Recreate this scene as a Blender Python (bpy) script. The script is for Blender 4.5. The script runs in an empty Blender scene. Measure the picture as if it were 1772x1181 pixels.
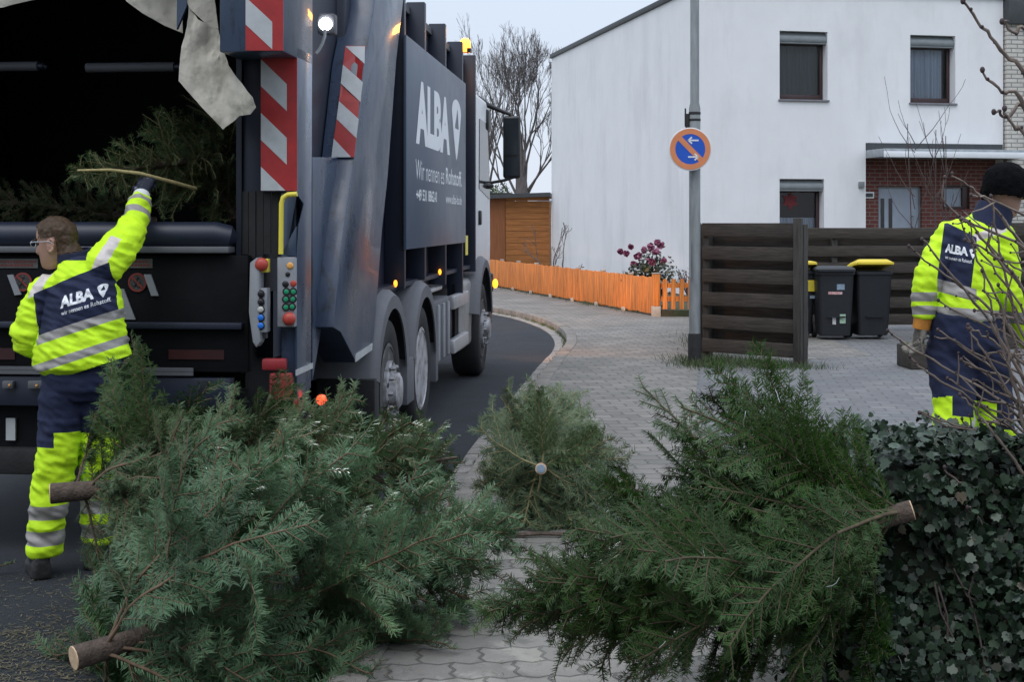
# Christmas tree collection: bin lorry, two workers, discarded firs on a paved street
import bpy, bmesh, math, random
import numpy as np
from mathutils import Vector, Matrix, Euler, noise as mnoise
from mathutils.bvhtree import BVHTree
R = math.radians
SC = bpy.context.scene
COL = SC.collection
rnd = random.Random(7)

# ------------------------------------------------------------------ camera
EYE = 1.65          # eye height of the photographer, metres
FOC = 2450.0        # focal length in pixels of the 1772 px wide photograph
CX, HY = 886.0, 385.0   # principal column, horizon row
cam_d = bpy.data.cameras.new('camera')
cam_d.sensor_fit = 'HORIZONTAL'; cam_d.sensor_width = 36.0
cam_d.lens = FOC / 1772 * 36.0
cam_d.shift_y = -(590.5 - HY) / 1772
cam_d.clip_start = 0.1; cam_d.clip_end = 3000
cam = bpy.data.objects.new('camera', cam_d); COL.objects.link(cam)
cam.location = (0, 0, EYE); cam.rotation_euler = (R(90), 0, 0)
SC.camera = cam

# ------------------------------------------------------------------ sky (dull dawn) and a very soft sun
SUN_EL, SUN_AZ = 60.0, 205.0     # azimuth: direction the light comes from, degrees clockwise from +Y
w = bpy.data.worlds.new('World'); SC.world = w; w.use_nodes = True
nt = w.node_tree; nt.nodes.clear()
out = nt.nodes.new('ShaderNodeOutputWorld')
bg = nt.nodes.new('ShaderNodeBackground'); bg.inputs['Strength'].default_value = 0.10
sky = nt.nodes.new('ShaderNodeTexSky'); sky.sky_type = 'NISHITA'; sky.sun_disc = False
sky.sun_elevation = R(SUN_EL); sky.sun_rotation = R(SUN_AZ); sky.dust_density = 2.0; sky.ozone_density = 3.0
# overcast deck: brighter overhead than at the horizon, as a cloud-covered sky is
tc = nt.nodes.new('ShaderNodeTexCoord')
sep = nt.nodes.new('ShaderNodeSeparateXYZ'); nt.links.new(tc.outputs['Generated'], sep.inputs[0])
ramp = nt.nodes.new('ShaderNodeValToRGB'); nt.links.new(sep.outputs['Z'], ramp.inputs[0])
ramp.color_ramp.elements[0].position = 0.0;  ramp.color_ramp.elements[0].color = (0.80, 0.865, 0.98, 1)
ramp.color_ramp.elements[1].position = 1.0;  ramp.color_ramp.elements[1].color = (.87, .96, 1.12, 1)
e = ramp.color_ramp.elements.new(0.17); e.color = (0.72, 0.82, 0.97, 1)
gain = nt.nodes.new('ShaderNodeMapRange'); nt.links.new(sep.outputs['Z'], gain.inputs[0])
gain.inputs[1].default_value = 0.12; gain.inputs[2].default_value = 1.0
gain.inputs[3].default_value = 10.3; gain.inputs[4].default_value = 18.5
cl = nt.nodes.new('ShaderNodeTexNoise'); cl.inputs['Scale'].default_value = 3.0; cl.inputs['Detail'].default_value = 4
nt.links.new(tc.outputs['Generated'], cl.inputs['Vector'])
clr = nt.nodes.new('ShaderNodeMapRange'); nt.links.new(cl.outputs['Fac'], clr.inputs[0])
clr.inputs[3].default_value = 0.93; clr.inputs[4].default_value = 1.07
mu = nt.nodes.new('ShaderNodeMath'); mu.operation = 'MULTIPLY'
nt.links.new(gain.outputs[0], mu.inputs[0]); nt.links.new(clr.outputs[0], mu.inputs[1])
vm = nt.nodes.new('ShaderNodeVectorMath'); vm.operation = 'SCALE'
nt.links.new(ramp.outputs[0], vm.inputs[0]); nt.links.new(mu.outputs[0], vm.inputs['Scale'])
mx = nt.nodes.new('ShaderNodeMix'); mx.data_type = 'RGBA'; mx.inputs[0].default_value = 0.90
nt.links.new(sky.outputs[0], mx.inputs[6]); nt.links.new(vm.outputs[0], mx.inputs[7])
nt.links.new(mx.outputs[2], bg.inputs['Color']); nt.links.new(bg.outputs[0], out.inputs['Surface'])

sun_d = bpy.data.lights.new('sun', 'SUN'); sun_d.energy = 1.0; sun_d.angle = R(35); sun_d.color = (1.0, 0.97, 0.93)
sun = bpy.data.objects.new('sun', sun_d); COL.objects.link(sun)
az, el = R(SUN_AZ), R(SUN_EL)
sd = Vector((math.sin(az)*math.cos(el), math.cos(az)*math.cos(el), math.sin(el)))
sun.rotation_euler = (-sd).to_track_quat('-Z', 'Y').to_euler(); sun.location = sd*50
SC.view_settings.view_transform = 'Standard'; SC.view_settings.look = 'None'
SC.view_settings.exposure = 0.0; SC.view_settings.gamma = 1.0
SC.cycles.max_bounces = 8; SC.cycles.diffuse_bounces = 3; SC.cycles.transparent_max_bounces = 8
SC.cycles.use_denoising = True; SC.cycles.sample_clamp_indirect = 2.5

# ------------------------------------------------------------------ helpers: survey
def P(px, py, Y):
    "world point seen at photo pixel (px, py), at distance Y"
    return Vector(((px-CX)*Y/FOC, Y, EYE-(py-HY)*Y/FOC))

# ------------------------------------------------------------------ helpers: things and parts
def thing(name, label, cat, loc=(0, 0, 0), rotz=0.0, group=None):
    o = bpy.data.objects.new(name, None); COL.objects.link(o)
    o.location = loc; o.rotation_euler = (0, 0, rotz); o.empty_display_size = 0.2
    o['label'] = label; o['category'] = cat
    if group: o['group'] = group
    return o
def tag(o, label, cat, group=None):
    o['label'] = label; o['category'] = cat
    if group: o['group'] = group
    return o
def struct(o): o['kind'] = 'structure'; return o
def copy_tree(o, parent=None):
    c = o.copy(); COL.objects.link(c); c.parent = parent
    for ch in list(o.children): copy_tree(ch, c)
    return c

class MB:
    "collects shapes, then links them as ONE mesh object"
    def __init__(s): s.v = []; s.f = []; s.m = []
    def add(s, vs, fs, m=0):
        n = len(s.v); s.v += [tuple(x) for x in vs]
        for f in fs: s.f.append(tuple(i+n for i in f)); s.m.append(m)
        return s
    def box(s, a, b, m=0, M=None):
        (x0, y0, z0), (x1, y1, z1) = a, b
        vs = [Vector(p) for p in ((x0,y0,z0),(x1,y0,z0),(x1,y1,z0),(x0,y1,z0),(x0,y0,z1),(x1,y0,z1),(x1,y1,z1),(x0,y1,z1))]
        if M: vs = [M @ p for p in vs]
        return s.add(vs, [(0,3,2,1),(4,5,6,7),(0,1,5,4),(1,2,6,5),(2,3,7,6),(3,0,4,7)], m)
    def prism(s, poly, a, b, f, m=0):
        "poly of 2-D points, extruded from a to b; f(p, q, t) gives the 3-D point"
        n = len(poly); vs = [f(p, q, a) for p, q in poly] + [f(p, q, b) for p, q in poly]
        return s.add(vs, [tuple(range(n-1, -1, -1)), tuple(range(n, 2*n))] + [(i, (i+1) % n, n+(i+1) % n, n+i) for i in range(n)], m)
    def tube(s, pts, r, n=8, m=0, cap=True, flat=1.0):
        pts = [Vector(p) for p in pts]; k = len(pts)
        rs = r if isinstance(r, (list, tuple)) else [r]*k
        t0 = (pts[1]-pts[0]).normalized(); up = Vector((0, 0, 1)) if abs(t0.z) < .9 else Vector((1, 0, 0))
        u = t0.cross(up).normalized(); vs = []
        for i, p in enumerate(pts):
            t = (pts[min(i+1, k-1)]-pts[max(i-1, 0)]).normalized()
            u = (u - t*u.dot(t)).normalized(); w_ = t.cross(u)
            for j in range(n):
                a = 2*math.pi*j/n; vs.append(p + u*(math.cos(a)*rs[i]) + w_*(math.sin(a)*rs[i]*flat))
        fs = [(i*n+j, i*n+(j+1) % n, (i+1)*n+(j+1) % n, (i+1)*n+j) for i in range(k-1) for j in range(n)]
        if cap: fs += [tuple(range(n-1, -1, -1)), tuple(range((k-1)*n, k*n))]
        return s.add(vs, fs, m)
    def lathe(s, prof, org, axis, n=24, m=0, close=False):
        "prof: (r, h) along axis from org"
        org = Vector(org); ax = Vector(axis).normalized()
        u = ax.cross(Vector((0, 0, 1)) if abs(ax.z) < .9 else Vector((1, 0, 0))).normalized(); w_ = ax.cross(u)
        k = len(prof); vs = [org + ax*h + (u*math.cos(2*math.pi*j/n) + w_*math.sin(2*math.pi*j/n))*r for r, h in prof for j in range(n)]
        fs = [(i*n+j, i*n+(j+1) % n, (i+1)*n+(j+1) % n, (i+1)*n+j) for i in range(k-1) for j in range(n)]
        if close: fs += [((k-1)*n+j, (k-1)*n+(j+1) % n, (j+1) % n, j) for j in range(n)]
        else:
            if prof[0][0] > 1e-5: fs.append(tuple(range(n-1, -1, -1)))
            if prof[-1][0] > 1e-5: fs.append(tuple(range((k-1)*n, k*n)))
        return s.add(vs, fs, m)
    def ball(s, c, r, n=12, m=0, sc=(1, 1, 1)):
        k = max(4, n//2+1)
        vs = [Vector(c)+Vector((r*sc[0]*math.sin(math.pi*i/k)*math.cos(2*math.pi*j/n), r*sc[1]*math.sin(math.pi*i/k)*math.sin(2*math.pi*j/n), r*sc[2]*math.cos(math.pi*i/k))) for i in range(1, k) for j in range(n)]
        fs = [(i*n+j, (i+1)*n+j, (i+1)*n+(j+1) % n, i*n+(j+1) % n) for i in range(k-2) for j in range(n)]
        vs += [Vector(c)+Vector((0, 0, r*sc[2])), Vector(c)-Vector((0, 0, r*sc[2]))]; a = len(vs)-2
        fs += [(a, j, (j+1) % n) for j in range(n)] + [(a+1, (k-2)*n+(j+1) % n, (k-2)*n+j) for j in range(n)]
        return s.add(vs, fs, m)
    def build(s, name, mats, parent=None, bevel=0.0, smooth=35, label=None, off=None, fix=True, seg=2):
        me = bpy.data.meshes.new(name)
        vs = [tuple(Vector(v)-Vector(off)) for v in s.v] if off is not None else s.v
        me.from_pydata(vs, [], s.f)
        if not isinstance(mats, (list, tuple)): mats = [mats]
        for mt in mats: me.materials.append(mt)
        me.polygons.foreach_set('material_index', s.m)
        bm = bmesh.new(); bm.from_mesh(me)
        if fix: bmesh.ops.recalc_face_normals(bm, faces=bm.faces)
        if bevel > 0:
            ed = [e for e in bm.edges if len(e.link_faces) == 2 and e.calc_face_angle(0) > R(28)]
            bmesh.ops.bevel(bm, geom=ed, offset=bevel, segments=seg, profile=.5, affect='EDGES', clamp_overlap=True)
        bm.to_mesh(me); bm.free()
        if smooth:
            me.polygons.foreach_set('use_smooth', [True]*len(me.polygons)); me.set_sharp_from_angle(angle=R(smooth))
        o = bpy.data.objects.new(name, me); COL.objects.link(o)
        if parent: o.parent = parent
        if label: o['label'] = label
        return o

def np_mesh(name, verts, quads, mat, parent=None, attr=None, tri=False, smooth=False):
    "fast mesh from numpy arrays; attr: {name: per-vertex floats}"
    me = bpy.data.meshes.new(name); n = len(verts); k = quads.shape[1]
    me.vertices.add(n); me.vertices.foreach_set('co', np.ascontiguousarray(verts, dtype=np.float32).ravel())
    me.loops.add(len(quads)*k); me.loops.foreach_set('vertex_index', np.ascontiguousarray(quads, dtype=np.int32).ravel())
    me.polygons.add(len(quads)); me.polygons.foreach_set('loop_start', np.arange(0, len(quads)*k, k, dtype=np.int32))
    me.update(calc_edges=True)
    if smooth: me.polygons.foreach_set('use_smooth', [True]*len(quads))
    for a, val in (attr or {}).items():
        at = me.attributes.new(a, 'FLOAT', 'POINT'); at.data.foreach_set('value', np.ascontiguousarray(val, dtype=np.float32))
    me.materials.append(mat)
    o = bpy.data.objects.new(name, me); COL.objects.link(o)
    if parent: o.parent = parent
    return o

def text_geo(body, x0, x1, y0, y1, bold=0.0, shear=0.0):
    "filled lettering as (verts2d, faces) fitted to a rectangle"
    cu = bpy.data.curves.new('lettering_curve', 'FONT'); cu.body = body; cu.size = 1.0; cu.offset = bold; cu.shear = shear
    cu.resolution_u = 4
    ob = bpy.data.objects.new('lettering_curve', cu); COL.objects.link(ob)
    dg = bpy.context.evaluated_depsgraph_get(); me = bpy.data.meshes.new_from_object(ob.evaluated_get(dg))
    vs = [(v.co.x, v.co.y) for v in me.vertices]; fs = [tuple(p.vertices) for p in me.polygons]
    bpy.data.objects.remove(ob); bpy.data.curves.remove(cu); bpy.data.meshes.remove(me)
    ax, bx = min(v[0] for v in vs), max(v[0] for v in vs); ay, by = min(v[1] for v in vs), max(v[1] for v in vs)
    return [(x0+(v[0]-ax)/(bx-ax)*(x1-x0), y0+(v[1]-ay)/(by-ay)*(y1-y0)) for v in vs], fs

# ------------------------------------------------------------------ helpers: materials
def mat(name, col, rough=.6, metal=0.0, var=.15, scale=6.0, bump=0.0, bscale=60.0, spec=.5, col2=None, lo=.4, hi=.65, stretch=None, emit=None, estr=1.0, detail=5.0, coat=0.0, rvar=0.0):
    m = bpy.data.materials.new(name); m.use_nodes = True; t = m.node_tree; b = t.nodes['Principled BSDF']
    b.inputs['Roughness'].default_value = rough; b.inputs['Metallic'].default_value = metal
    b.inputs['Specular IOR Level'].default_value = spec; b.inputs['Coat Weight'].default_value = coat
    tc = t.nodes.new('ShaderNodeTexCoord'); mp = t.nodes.new('ShaderNodeMapping'); t.links.new(tc.outputs['Object'], mp.inputs[0])
    if stretch: mp.inputs['Scale'].default_value = stretch
    n = t.nodes.new('ShaderNodeTexNoise'); n.inputs['Scale'].default_value = scale; n.inputs['Detail'].default_value = detail; n.inputs['Roughness'].default_value = .62
    t.links.new(mp.outputs[0], n.inputs['Vector'])
    r = t.nodes.new('ShaderNodeValToRGB'); t.links.new(n.outputs['Fac'], r.inputs[0])
    c2 = col2 if col2 else tuple(min(1, c*(1+var)) for c in col); c1 = col if col2 else tuple(c*(1-var) for c in col)
    r.color_ramp.elements[0].position = lo if col2 else .3; r.color_ramp.elements[1].position = hi if col2 else .7
    r.color_ramp.elements[0].color = (*c1, 1); r.color_ramp.elements[1].color = (*c2, 1)
    t.links.new(r.outputs[0], b.inputs['Base Color'])
    if rvar:
        mr = t.nodes.new('ShaderNodeMapRange'); t.links.new(n.outputs['Fac'], mr.inputs[0])
        mr.inputs[1].default_value = .3; mr.inputs[2].default_value = .7; mr.inputs[3].default_value = max(.02, rough-rvar); mr.inputs[4].default_value = min(1, rough+rvar)
        t.links.new(mr.outputs[0], b.inputs['Roughness'])
    if bump:
        n2 = t.nodes.new('ShaderNodeTexNoise'); n2.inputs['Scale'].default_value = bscale; n2.inputs['Detail'].default_value = 4
        t.links.new(mp.outputs[0], n2.inputs['Vector'])
        bp = t.nodes.new('ShaderNodeBump'); bp.inputs['Strength'].default_value = bump; bp.inputs['Distance'].default_value = .02
        t.links.new(n2.outputs['Fac'], bp.inputs['Height']); t.links.new(bp.outputs[0], b.inputs['Normal'])
    if emit:
        b.inputs['Emission Color'].default_value = (*emit, 1); b.inputs['Emission Strength'].default_value = estr
    return m
def node(m, kind): return m.node_tree.nodes.new(kind)
def link(m, a, b): m.node_tree.links.new(a, b)
def noise_mix(m, fac_in_scale, colA_socket, colB, lo, hi, detail=6, amount=1.0, vec=None):
    "mix colB over colA_socket where a noise is high; returns the new colour socket"
    n = node(m, 'ShaderNodeTexNoise'); n.inputs['Scale'].default_value = fac_in_scale; n.inputs['Detail'].default_value = detail; n.inputs['Roughness'].default_value = .65
    if vec: link(m, vec, n.inputs['Vector'])
    r = node(m, 'ShaderNodeMapRange'); link(m, n.outputs['Fac'], r.inputs[0]); r.inputs[1].default_value = lo; r.inputs[2].default_value = hi; r.inputs[4].default_value = amount
    x = node(m, 'ShaderNodeMix'); x.data_type = 'RGBA'; link(m, r.outputs[0], x.inputs[0]); link(m, colA_socket, x.inputs[6]); x.inputs[7].default_value = (*colB, 1)
    return x.outputs[2]
# ================================================================== GROUND, ROAD, PAVEMENT
def asphalt():
    m = mat('asphalt', (.022, .026, .032), rough=.88, spec=.3, var=.25, scale=2.0, bump=.5, bscale=170)
    b = m.node_tree.nodes['Principled BSDF']; src = b.inputs['Base Color'].links[0].from_socket
    tc = node(m, 'ShaderNodeTexCoord')
    s = noise_mix(m, 190, src, (.13, .13, .135), .58, .72, detail=2, amount=.7, vec=tc.outputs['Object'])
    s = noise_mix(m, 1.1, s, (.020, .023, .028), .5, .72, amount=.55, vec=tc.outputs['Object'])
    s = noise_mix(m, 320, s, (.02, .02, .022), .6, .7, detail=2, amount=.6, vec=tc.outputs['Object'])
    link(m, s, b.inputs['Base Color']); return m
def pavers(name, c1, c2, mortar, ang, stain=(.10, .10, .085)):
    "interlocking concrete setts with a zigzag joint"
    m = bpy.data.materials.new(name); m.use_nodes = True; b = m.node_tree.nodes['Principled BSDF']
    b.inputs['Roughness'].default_value = .85
    tc = node(m, 'ShaderNodeTexCoord'); mp = node(m, 'ShaderNodeMapping'); link(m, tc.outputs['Object'], mp.inputs[0]); mp.inputs['Rotation'].default_value = (0, 0, ang)
    wob = node(m, 'ShaderNodeTexNoise'); wob.inputs['Scale'].default_value = 1.4; link(m, mp.outputs[0], wob.inputs['Vector'])
    sx = node(m, 'ShaderNodeSeparateXYZ'); link(m, mp.outputs[0], sx.inputs[0])
    def math_(op, a, bb):
        n = node(m, 'ShaderNodeMath'); n.operation = op
        for i, v in enumerate((a, bb)):
            if v is None: continue
            if isinstance(v, (int, float)): n.inputs[i].default_value = v
            else: link(m, v, n.inputs[i])
        return n.outputs[0]
    px_ = math_('PINGPONG', sx.outputs['X'], .0553); py_ = math_('PINGPONG', sx.outputs['Y'], .0415)
    x = math_('ADD', sx.outputs['X'], math_('MULTIPLY', py_, .42)); y = math_('ADD', sx.outputs['Y'], math_('MULTIPLY', px_, .42))
    wv = math_('MULTIPLY', math_('SUBTRACT', wob.outputs['Fac'], .5), .05); y = math_('ADD', y, wv)
    cb = node(m, 'ShaderNodeCombineXYZ'); link(m, x, cb.inputs[0]); link(m, y, cb.inputs[1])
    br = node(m, 'ShaderNodeTexBrick'); link(m, cb.outputs[0], br.inputs['Vector']); br.inputs['Scale'].default_value = 1.0
    br.inputs['Brick Width'].default_value = .2212; br.inputs['Row Height'].default_value = .166; br.inputs['Mortar Size'].default_value = .0075; br.inputs['Mortar Smooth'].default_value = .35
    br.inputs['Color1'].default_value = (*c1, 1); br.inputs['Color2'].default_value = (*c2, 1); br.inputs['Mortar'].default_value = (*mortar, 1); br.offset = .5
    s = noise_mix(m, 150, br.outputs['Color'], (.33, .32, .31), .56, .74, detail=2, amount=.5, vec=tc.outputs['Object'])
    s = noise_mix(m, .9, s, stain, .45, .68, amount=.65, vec=tc.outputs['Object'])
    s = noise_mix(m, 6.0, s, (.08, .085, .06), .58, .75, amount=.4, vec=tc.outputs['Object'])
    link(m, s, b.inputs['Base Color'])
    n2 = node(m, 'ShaderNodeTexNoise'); n2.inputs['Scale'].default_value = 90; n2.inputs['Detail'].default_value = 5; link(m, tc.outputs['Object'], n2.inputs['Vector'])
    h = math_('ADD', math_('MULTIPLY', n2.outputs['Fac'], .25), math_('MULTIPLY', math_('SUBTRACT', 1.0, br.outputs['Fac']), 1.0))
    bp = node(m, 'ShaderNodeBump'); bp.inputs['Strength'].default_value = .8; bp.inputs['Distance'].default_value = .008; link(m, h, bp.inputs['Height']); link(m, bp.outputs[0], b.inputs['Normal'])
    return m
M_ASPH = asphalt()
M_PAVE = pavers('pavement_setts', (.235, .218, .194), (.158, .149, .136), (.085, .08, .07), R(-4.9))
M_DRIVE = pavers('driveway_setts', (.178, .177, .177), (.128, .128, .132), (.085, .085, .085), R(8), stain=(.10, .105, .11))
M_KERB = mat('kerb_concrete', (.20, .185, .165), rough=.9, var=.3, scale=5, bump=.6, bscale=80)
M_GUT = mat('gutter_stone', (.25, .235, .215), rough=.9, var=.3, scale=7, bump=.6, bscale=80)
M_SOIL = mat('garden_soil', (.05, .04, .03), rough=1, col2=(.05, .07, .025), scale=3, bump=.8, bscale=30)
M_FIELD = mat('far_grass', (.06, .08, .03), rough=1, var=.3, scale=.2)

def sheet(name, pts, z, m, depth=0.0):
    b = MB()
    if depth: b.prism(pts, z-depth, z, lambda p, q, t: (p, q, t))
    else: b.add([(p, q, z) for p, q in pts], [tuple(range(len(pts)))])
    return struct(b.build(name, m, smooth=0))
sheet('ground', [(-900, -300), (900, -300), (900, 1500), (-900, 1500)], -.03, M_FIELD)
# street side edge of the kerb (X, Y)
KL = [(-1.39, -4), (-.58, 5.3), (-.17, 10.0), (.22, 13.8), (.50, 16.5), (.72, 18.3), (.76, 20.2), (.62, 22.0), (.32, 23.7), (-.10, 25.2), (-1.0, 27.2), (-3.2, 30.0), (-8.0, 33.5), (-30, 44)]
def smooth_line(pts, it=2):
    for _ in range(it):
        q = [pts[0]]
        for a, b in zip(pts, pts[1:]): q += [(a[0]*.75+b[0]*.25, a[1]*.75+b[1]*.25), (a[0]*.25+b[0]*.75, a[1]*.25+b[1]*.75)]
        pts = q+[pts[-1]]
    return pts
KS = smooth_line(KL, 2)
def offset_line(pts, d):
    o = []
    for i, p in enumerate(pts):
        a, b = pts[max(0, i-1)], pts[min(len(pts)-1, i+1)]; tx, ty = b[0]-a[0], b[1]-a[1]; l = math.hypot(tx, ty)
        o.append((p[0]+ty/l*d, p[1]-tx/l*d))
    return o
KI = offset_line(KS, .14); KG = offset_line(KS, -.16)
road_pts = [(-7.5, -4)] + KG + [(-36, 36), (-9.5, 24)]
sheet('road', road_pts, 0.0, M_ASPH)
def strip(name, A, B, z0, z1, m, joint=1.0, gap=.006, bevel=.012):
    "row of stones between two polylines"
    b = MB()
    # resample by arc length
    def res(pts, n):
        L = [0]
        for p, q in zip(pts, pts[1:]): L.append(L[-1]+math.hypot(q[0]-p[0], q[1]-p[1]))
        o = []
        for i in range(n+1):
            s = L[-1]*i/n; k = max(j for j in range(len(L)) if L[j] <= s+1e-9); k = min(k, len(pts)-2); t = (s-L[k])/(L[k+1]-L[k])
            o.append((pts[k][0]+(pts[k+1][0]-pts[k][0])*t, pts[k][1]+(pts[k+1][1]-pts[k][1])*t))
        return o
    tot = sum(math.hypot(q[0]-p[0], q[1]-p[1]) for p, q in zip(A, A[1:])); n = int(tot/joint)
    a, c = res(A, n), res(B, n); g = gap/joint
    for i in range(n):
        l = lambda p, q, t: (p[0]+(q[0]-p[0])*t, p[1]+(q[1]-p[1])*t)
        dz = rnd.uniform(-.004, .004)
        poly = [l(a[i], a[i+1], g), l(a[i], a[i+1], 1-g), l(c[i], c[i+1], 1-g), l(c[i], c[i+1], g)]
        b.prism(poly, z0, z1+dz, lambda p, q, t: (p, q, t))
    return struct(b.build(name, m, bevel=bevel, smooth=30))
strip('kerb', KS, KI, -.05, .105, M_KERB, joint=.5)
strip('gutter', KG, offset_line(KS, -.005), -.05, .012, M_GUT, joint=.25, bevel=.006)
FA, FB = (2.37, 23.3), (-.39, 33.9)          # low orange fence, near and far end
FDX, FDY = FB[0]-FA[0], FB[1]-FA[1]
pave = KI[:-1] + [(-12, 42), (FA[0]+FDX*1.6, FA[1]+FDY*1.6), FA, (4.2, 23.0), (4.2, 16.5), (2.0, 15.2), (1.55, 12.0), (1.25, 8.2), (1.0, 4.5), (1.0, -4)]
sheet('pavement', pave, .10, M_PAVE, .12)
sheet('driveway', [(1.0, -4), (1.0, 4.5), (1.25, 8.2), (1.55, 12.0), (2.0, 15.2), (4.2, 16.5), (4.2, 23.0), (16, 23.0), (16, -4)], .097, M_DRIVE, .12)
sheet('garden', [FA, (FA[0]+FDX*1.6, FA[1]+FDY*1.6), (-12, 42), (-30, 70), (30, 70), (30, 23.0), (4.2, 23.0)], .104, M_SOIL, .12)
sheet('opposite_pavement', [(-7.5, -4), (-9.5, 24), (-36, 36), (-36, 30), (-14, -4)], .10, M_PAVE, .12)

# ================================================================== WHITE HOUSE
def stucco(name, base, stain_amt, streak):
    m = mat(name, base, rough=.9, var=.035, scale=1.2, bump=.25, bscale=120)
    b = m.node_tree.nodes['Principled BSDF']; src = b.inputs['Base Color'].links[0].from_socket
    tc = node(m, 'ShaderNodeTexCoord'); mp = node(m, 'ShaderNodeMapping'); link(m, tc.outputs['Object'], mp.inputs[0]); mp.inputs['Scale'].default_value = (1, 1, .35)
    s = noise_mix(m, .9, src, tuple(c*.72 for c in base), .5, .78, amount=stain_amt, vec=mp.outputs[0])
    mp2 = node(m, 'ShaderNodeMapping'); link(m, tc.outputs['Object'], mp2.inputs[0]); mp2.inputs['Scale'].default_value = (6, 6, .5)
    s = noise_mix(m, 1.0, s, tuple(c*.8 for c in base), .55, .8, amount=streak, vec=mp2.outputs[0])
    link(m, s, b.inputs['Base Color']); return m
def brick_mat(name, c1, c2, mortar, bw, rh, ms, rough=.85):
    "brick bonded on object X/Z (works for walls facing local Y)"
    m = bpy.data.materials.new(name); m.use_nodes = True; b = m.node_tree.nodes['Principled BSDF']; b.inputs['Roughness'].default_value = rough
    tc = node(m, 'ShaderNodeTexCoord'); sx = node(m, 'ShaderNodeSeparateXYZ'); link(m, tc.outputs['Object'], sx.inputs[0])
    ad = node(m, 'ShaderNodeMath'); link(m, sx.outputs['X'], ad.inputs[0]); link(m, sx.outputs['Y'], ad.inputs[1])
    cb = node(m, 'ShaderNodeCombineXYZ'); link(m, ad.outputs[0], cb.inputs[0]); link(m, sx.outputs['Z'], cb.inputs[1])
    br = node(m, 'ShaderNodeTexBrick'); link(m, cb.outputs[0], br.inputs['Vector']); br.inputs['Scale'].default_value = 1
    br.inputs['Brick Width'].default_value = bw; br.inputs['Row Height'].default_value = rh; br.inputs['Mortar Size'].default_value = ms; br.inputs['Mortar Smooth'].default_value = .2
    br.inputs['Color1'].default_value = (*c1, 1); br.inputs['Color2'].default_value = (*c2, 1); br.inputs['Mortar'].default_value = (*mortar, 1)
    s = noise_mix(m, 7, br.outputs['Color'], tuple(c*.6 for c in c1), .5, .75, amount=.6, vec=tc.outputs['Object'])
    link(m, s, b.inputs['Base Color'])
    bp = node(m, 'ShaderNodeBump'); bp.inputs['Strength'].default_value = .6; bp.inputs['Distance'].default_value = .01; bp.invert = True
    link(m, br.outputs['Fac'], bp.inputs['Height']); link(m, bp.outputs[0], b.inputs['Normal']); return m
M_STUC = stucco('white_render', (.80, .80, .81), .6, .38)
M_BRICKR = brick_mat('red_brick', (.17, .045, .035), (.125, .035, .03), (.21, .17, .15), .24, .085, .011)
M_BRICKC = brick_mat('cream_brick', (.62, .59, .53), (.54, .51, .46), (.24, .23, .22), .29, .094, .013)
M_FRAME = mat('window_frame_brown', (.045, .022, .022), rough=.45)
M_SHUT = mat('shutter_box', (.20, .22, .23), rough=.55, var=.12, scale=10)
M_SILL = mat('sill_stone', (.18, .18, .20), rough=.7, bump=.2)
M_CURT = mat('net_curtain', (.42, .47, .55), rough=.95, var=.25, scale=14, stretch=(1, 1, .03))
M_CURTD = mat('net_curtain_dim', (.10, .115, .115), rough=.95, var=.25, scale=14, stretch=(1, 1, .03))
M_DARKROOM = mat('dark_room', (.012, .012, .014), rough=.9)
M_STAR = mat('paper_star', (.13, .013, .016), rough=.7)
M_METAL = mat('galvanised', (.33, .36, .38), rough=.5, metal=.25, var=.2, scale=9, bump=.12)
M_WHITEP = mat('white_plastic', (.75, .77, .8), rough=.45, var=.05)
M_DOOR = mat('door_grey_blue', (.34, .38, .45), rough=.5, var=.06)
M_DARKG = mat('dark_glass', (.02, .025, .03), rough=.08)
M_BITU = mat('roof_edge_dark', (.05, .055, .06), rough=.6)
def glass_mat():
    m = bpy.data.materials.new('window_glass'); m.use_nodes = True; t = m.node_tree; t.nodes.clear()
    o = t.nodes.new('ShaderNodeOutputMaterial'); g = t.nodes.new('ShaderNodeBsdfGlossy'); g.inputs['Roughness'].default_value = .02
    tr = t.nodes.new('ShaderNodeBsdfTransparent'); tr.inputs[0].default_value = (.9, .93, .95, 1); f = t.nodes.new('ShaderNodeFresnel'); f.inputs[0].default_value = 1.5
    mixr = t.nodes.new('ShaderNodeMixShader'); t.links.new(f.outputs[0], mixr.inputs[0]); t.links.new(tr.outputs[0], mixr.inputs[1]); t.links.new(g.outputs[0], mixr.inputs[2]); t.links.new(mixr.outputs[0], o.inputs[0]); return m
M_GLASS = glass_mat()

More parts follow.
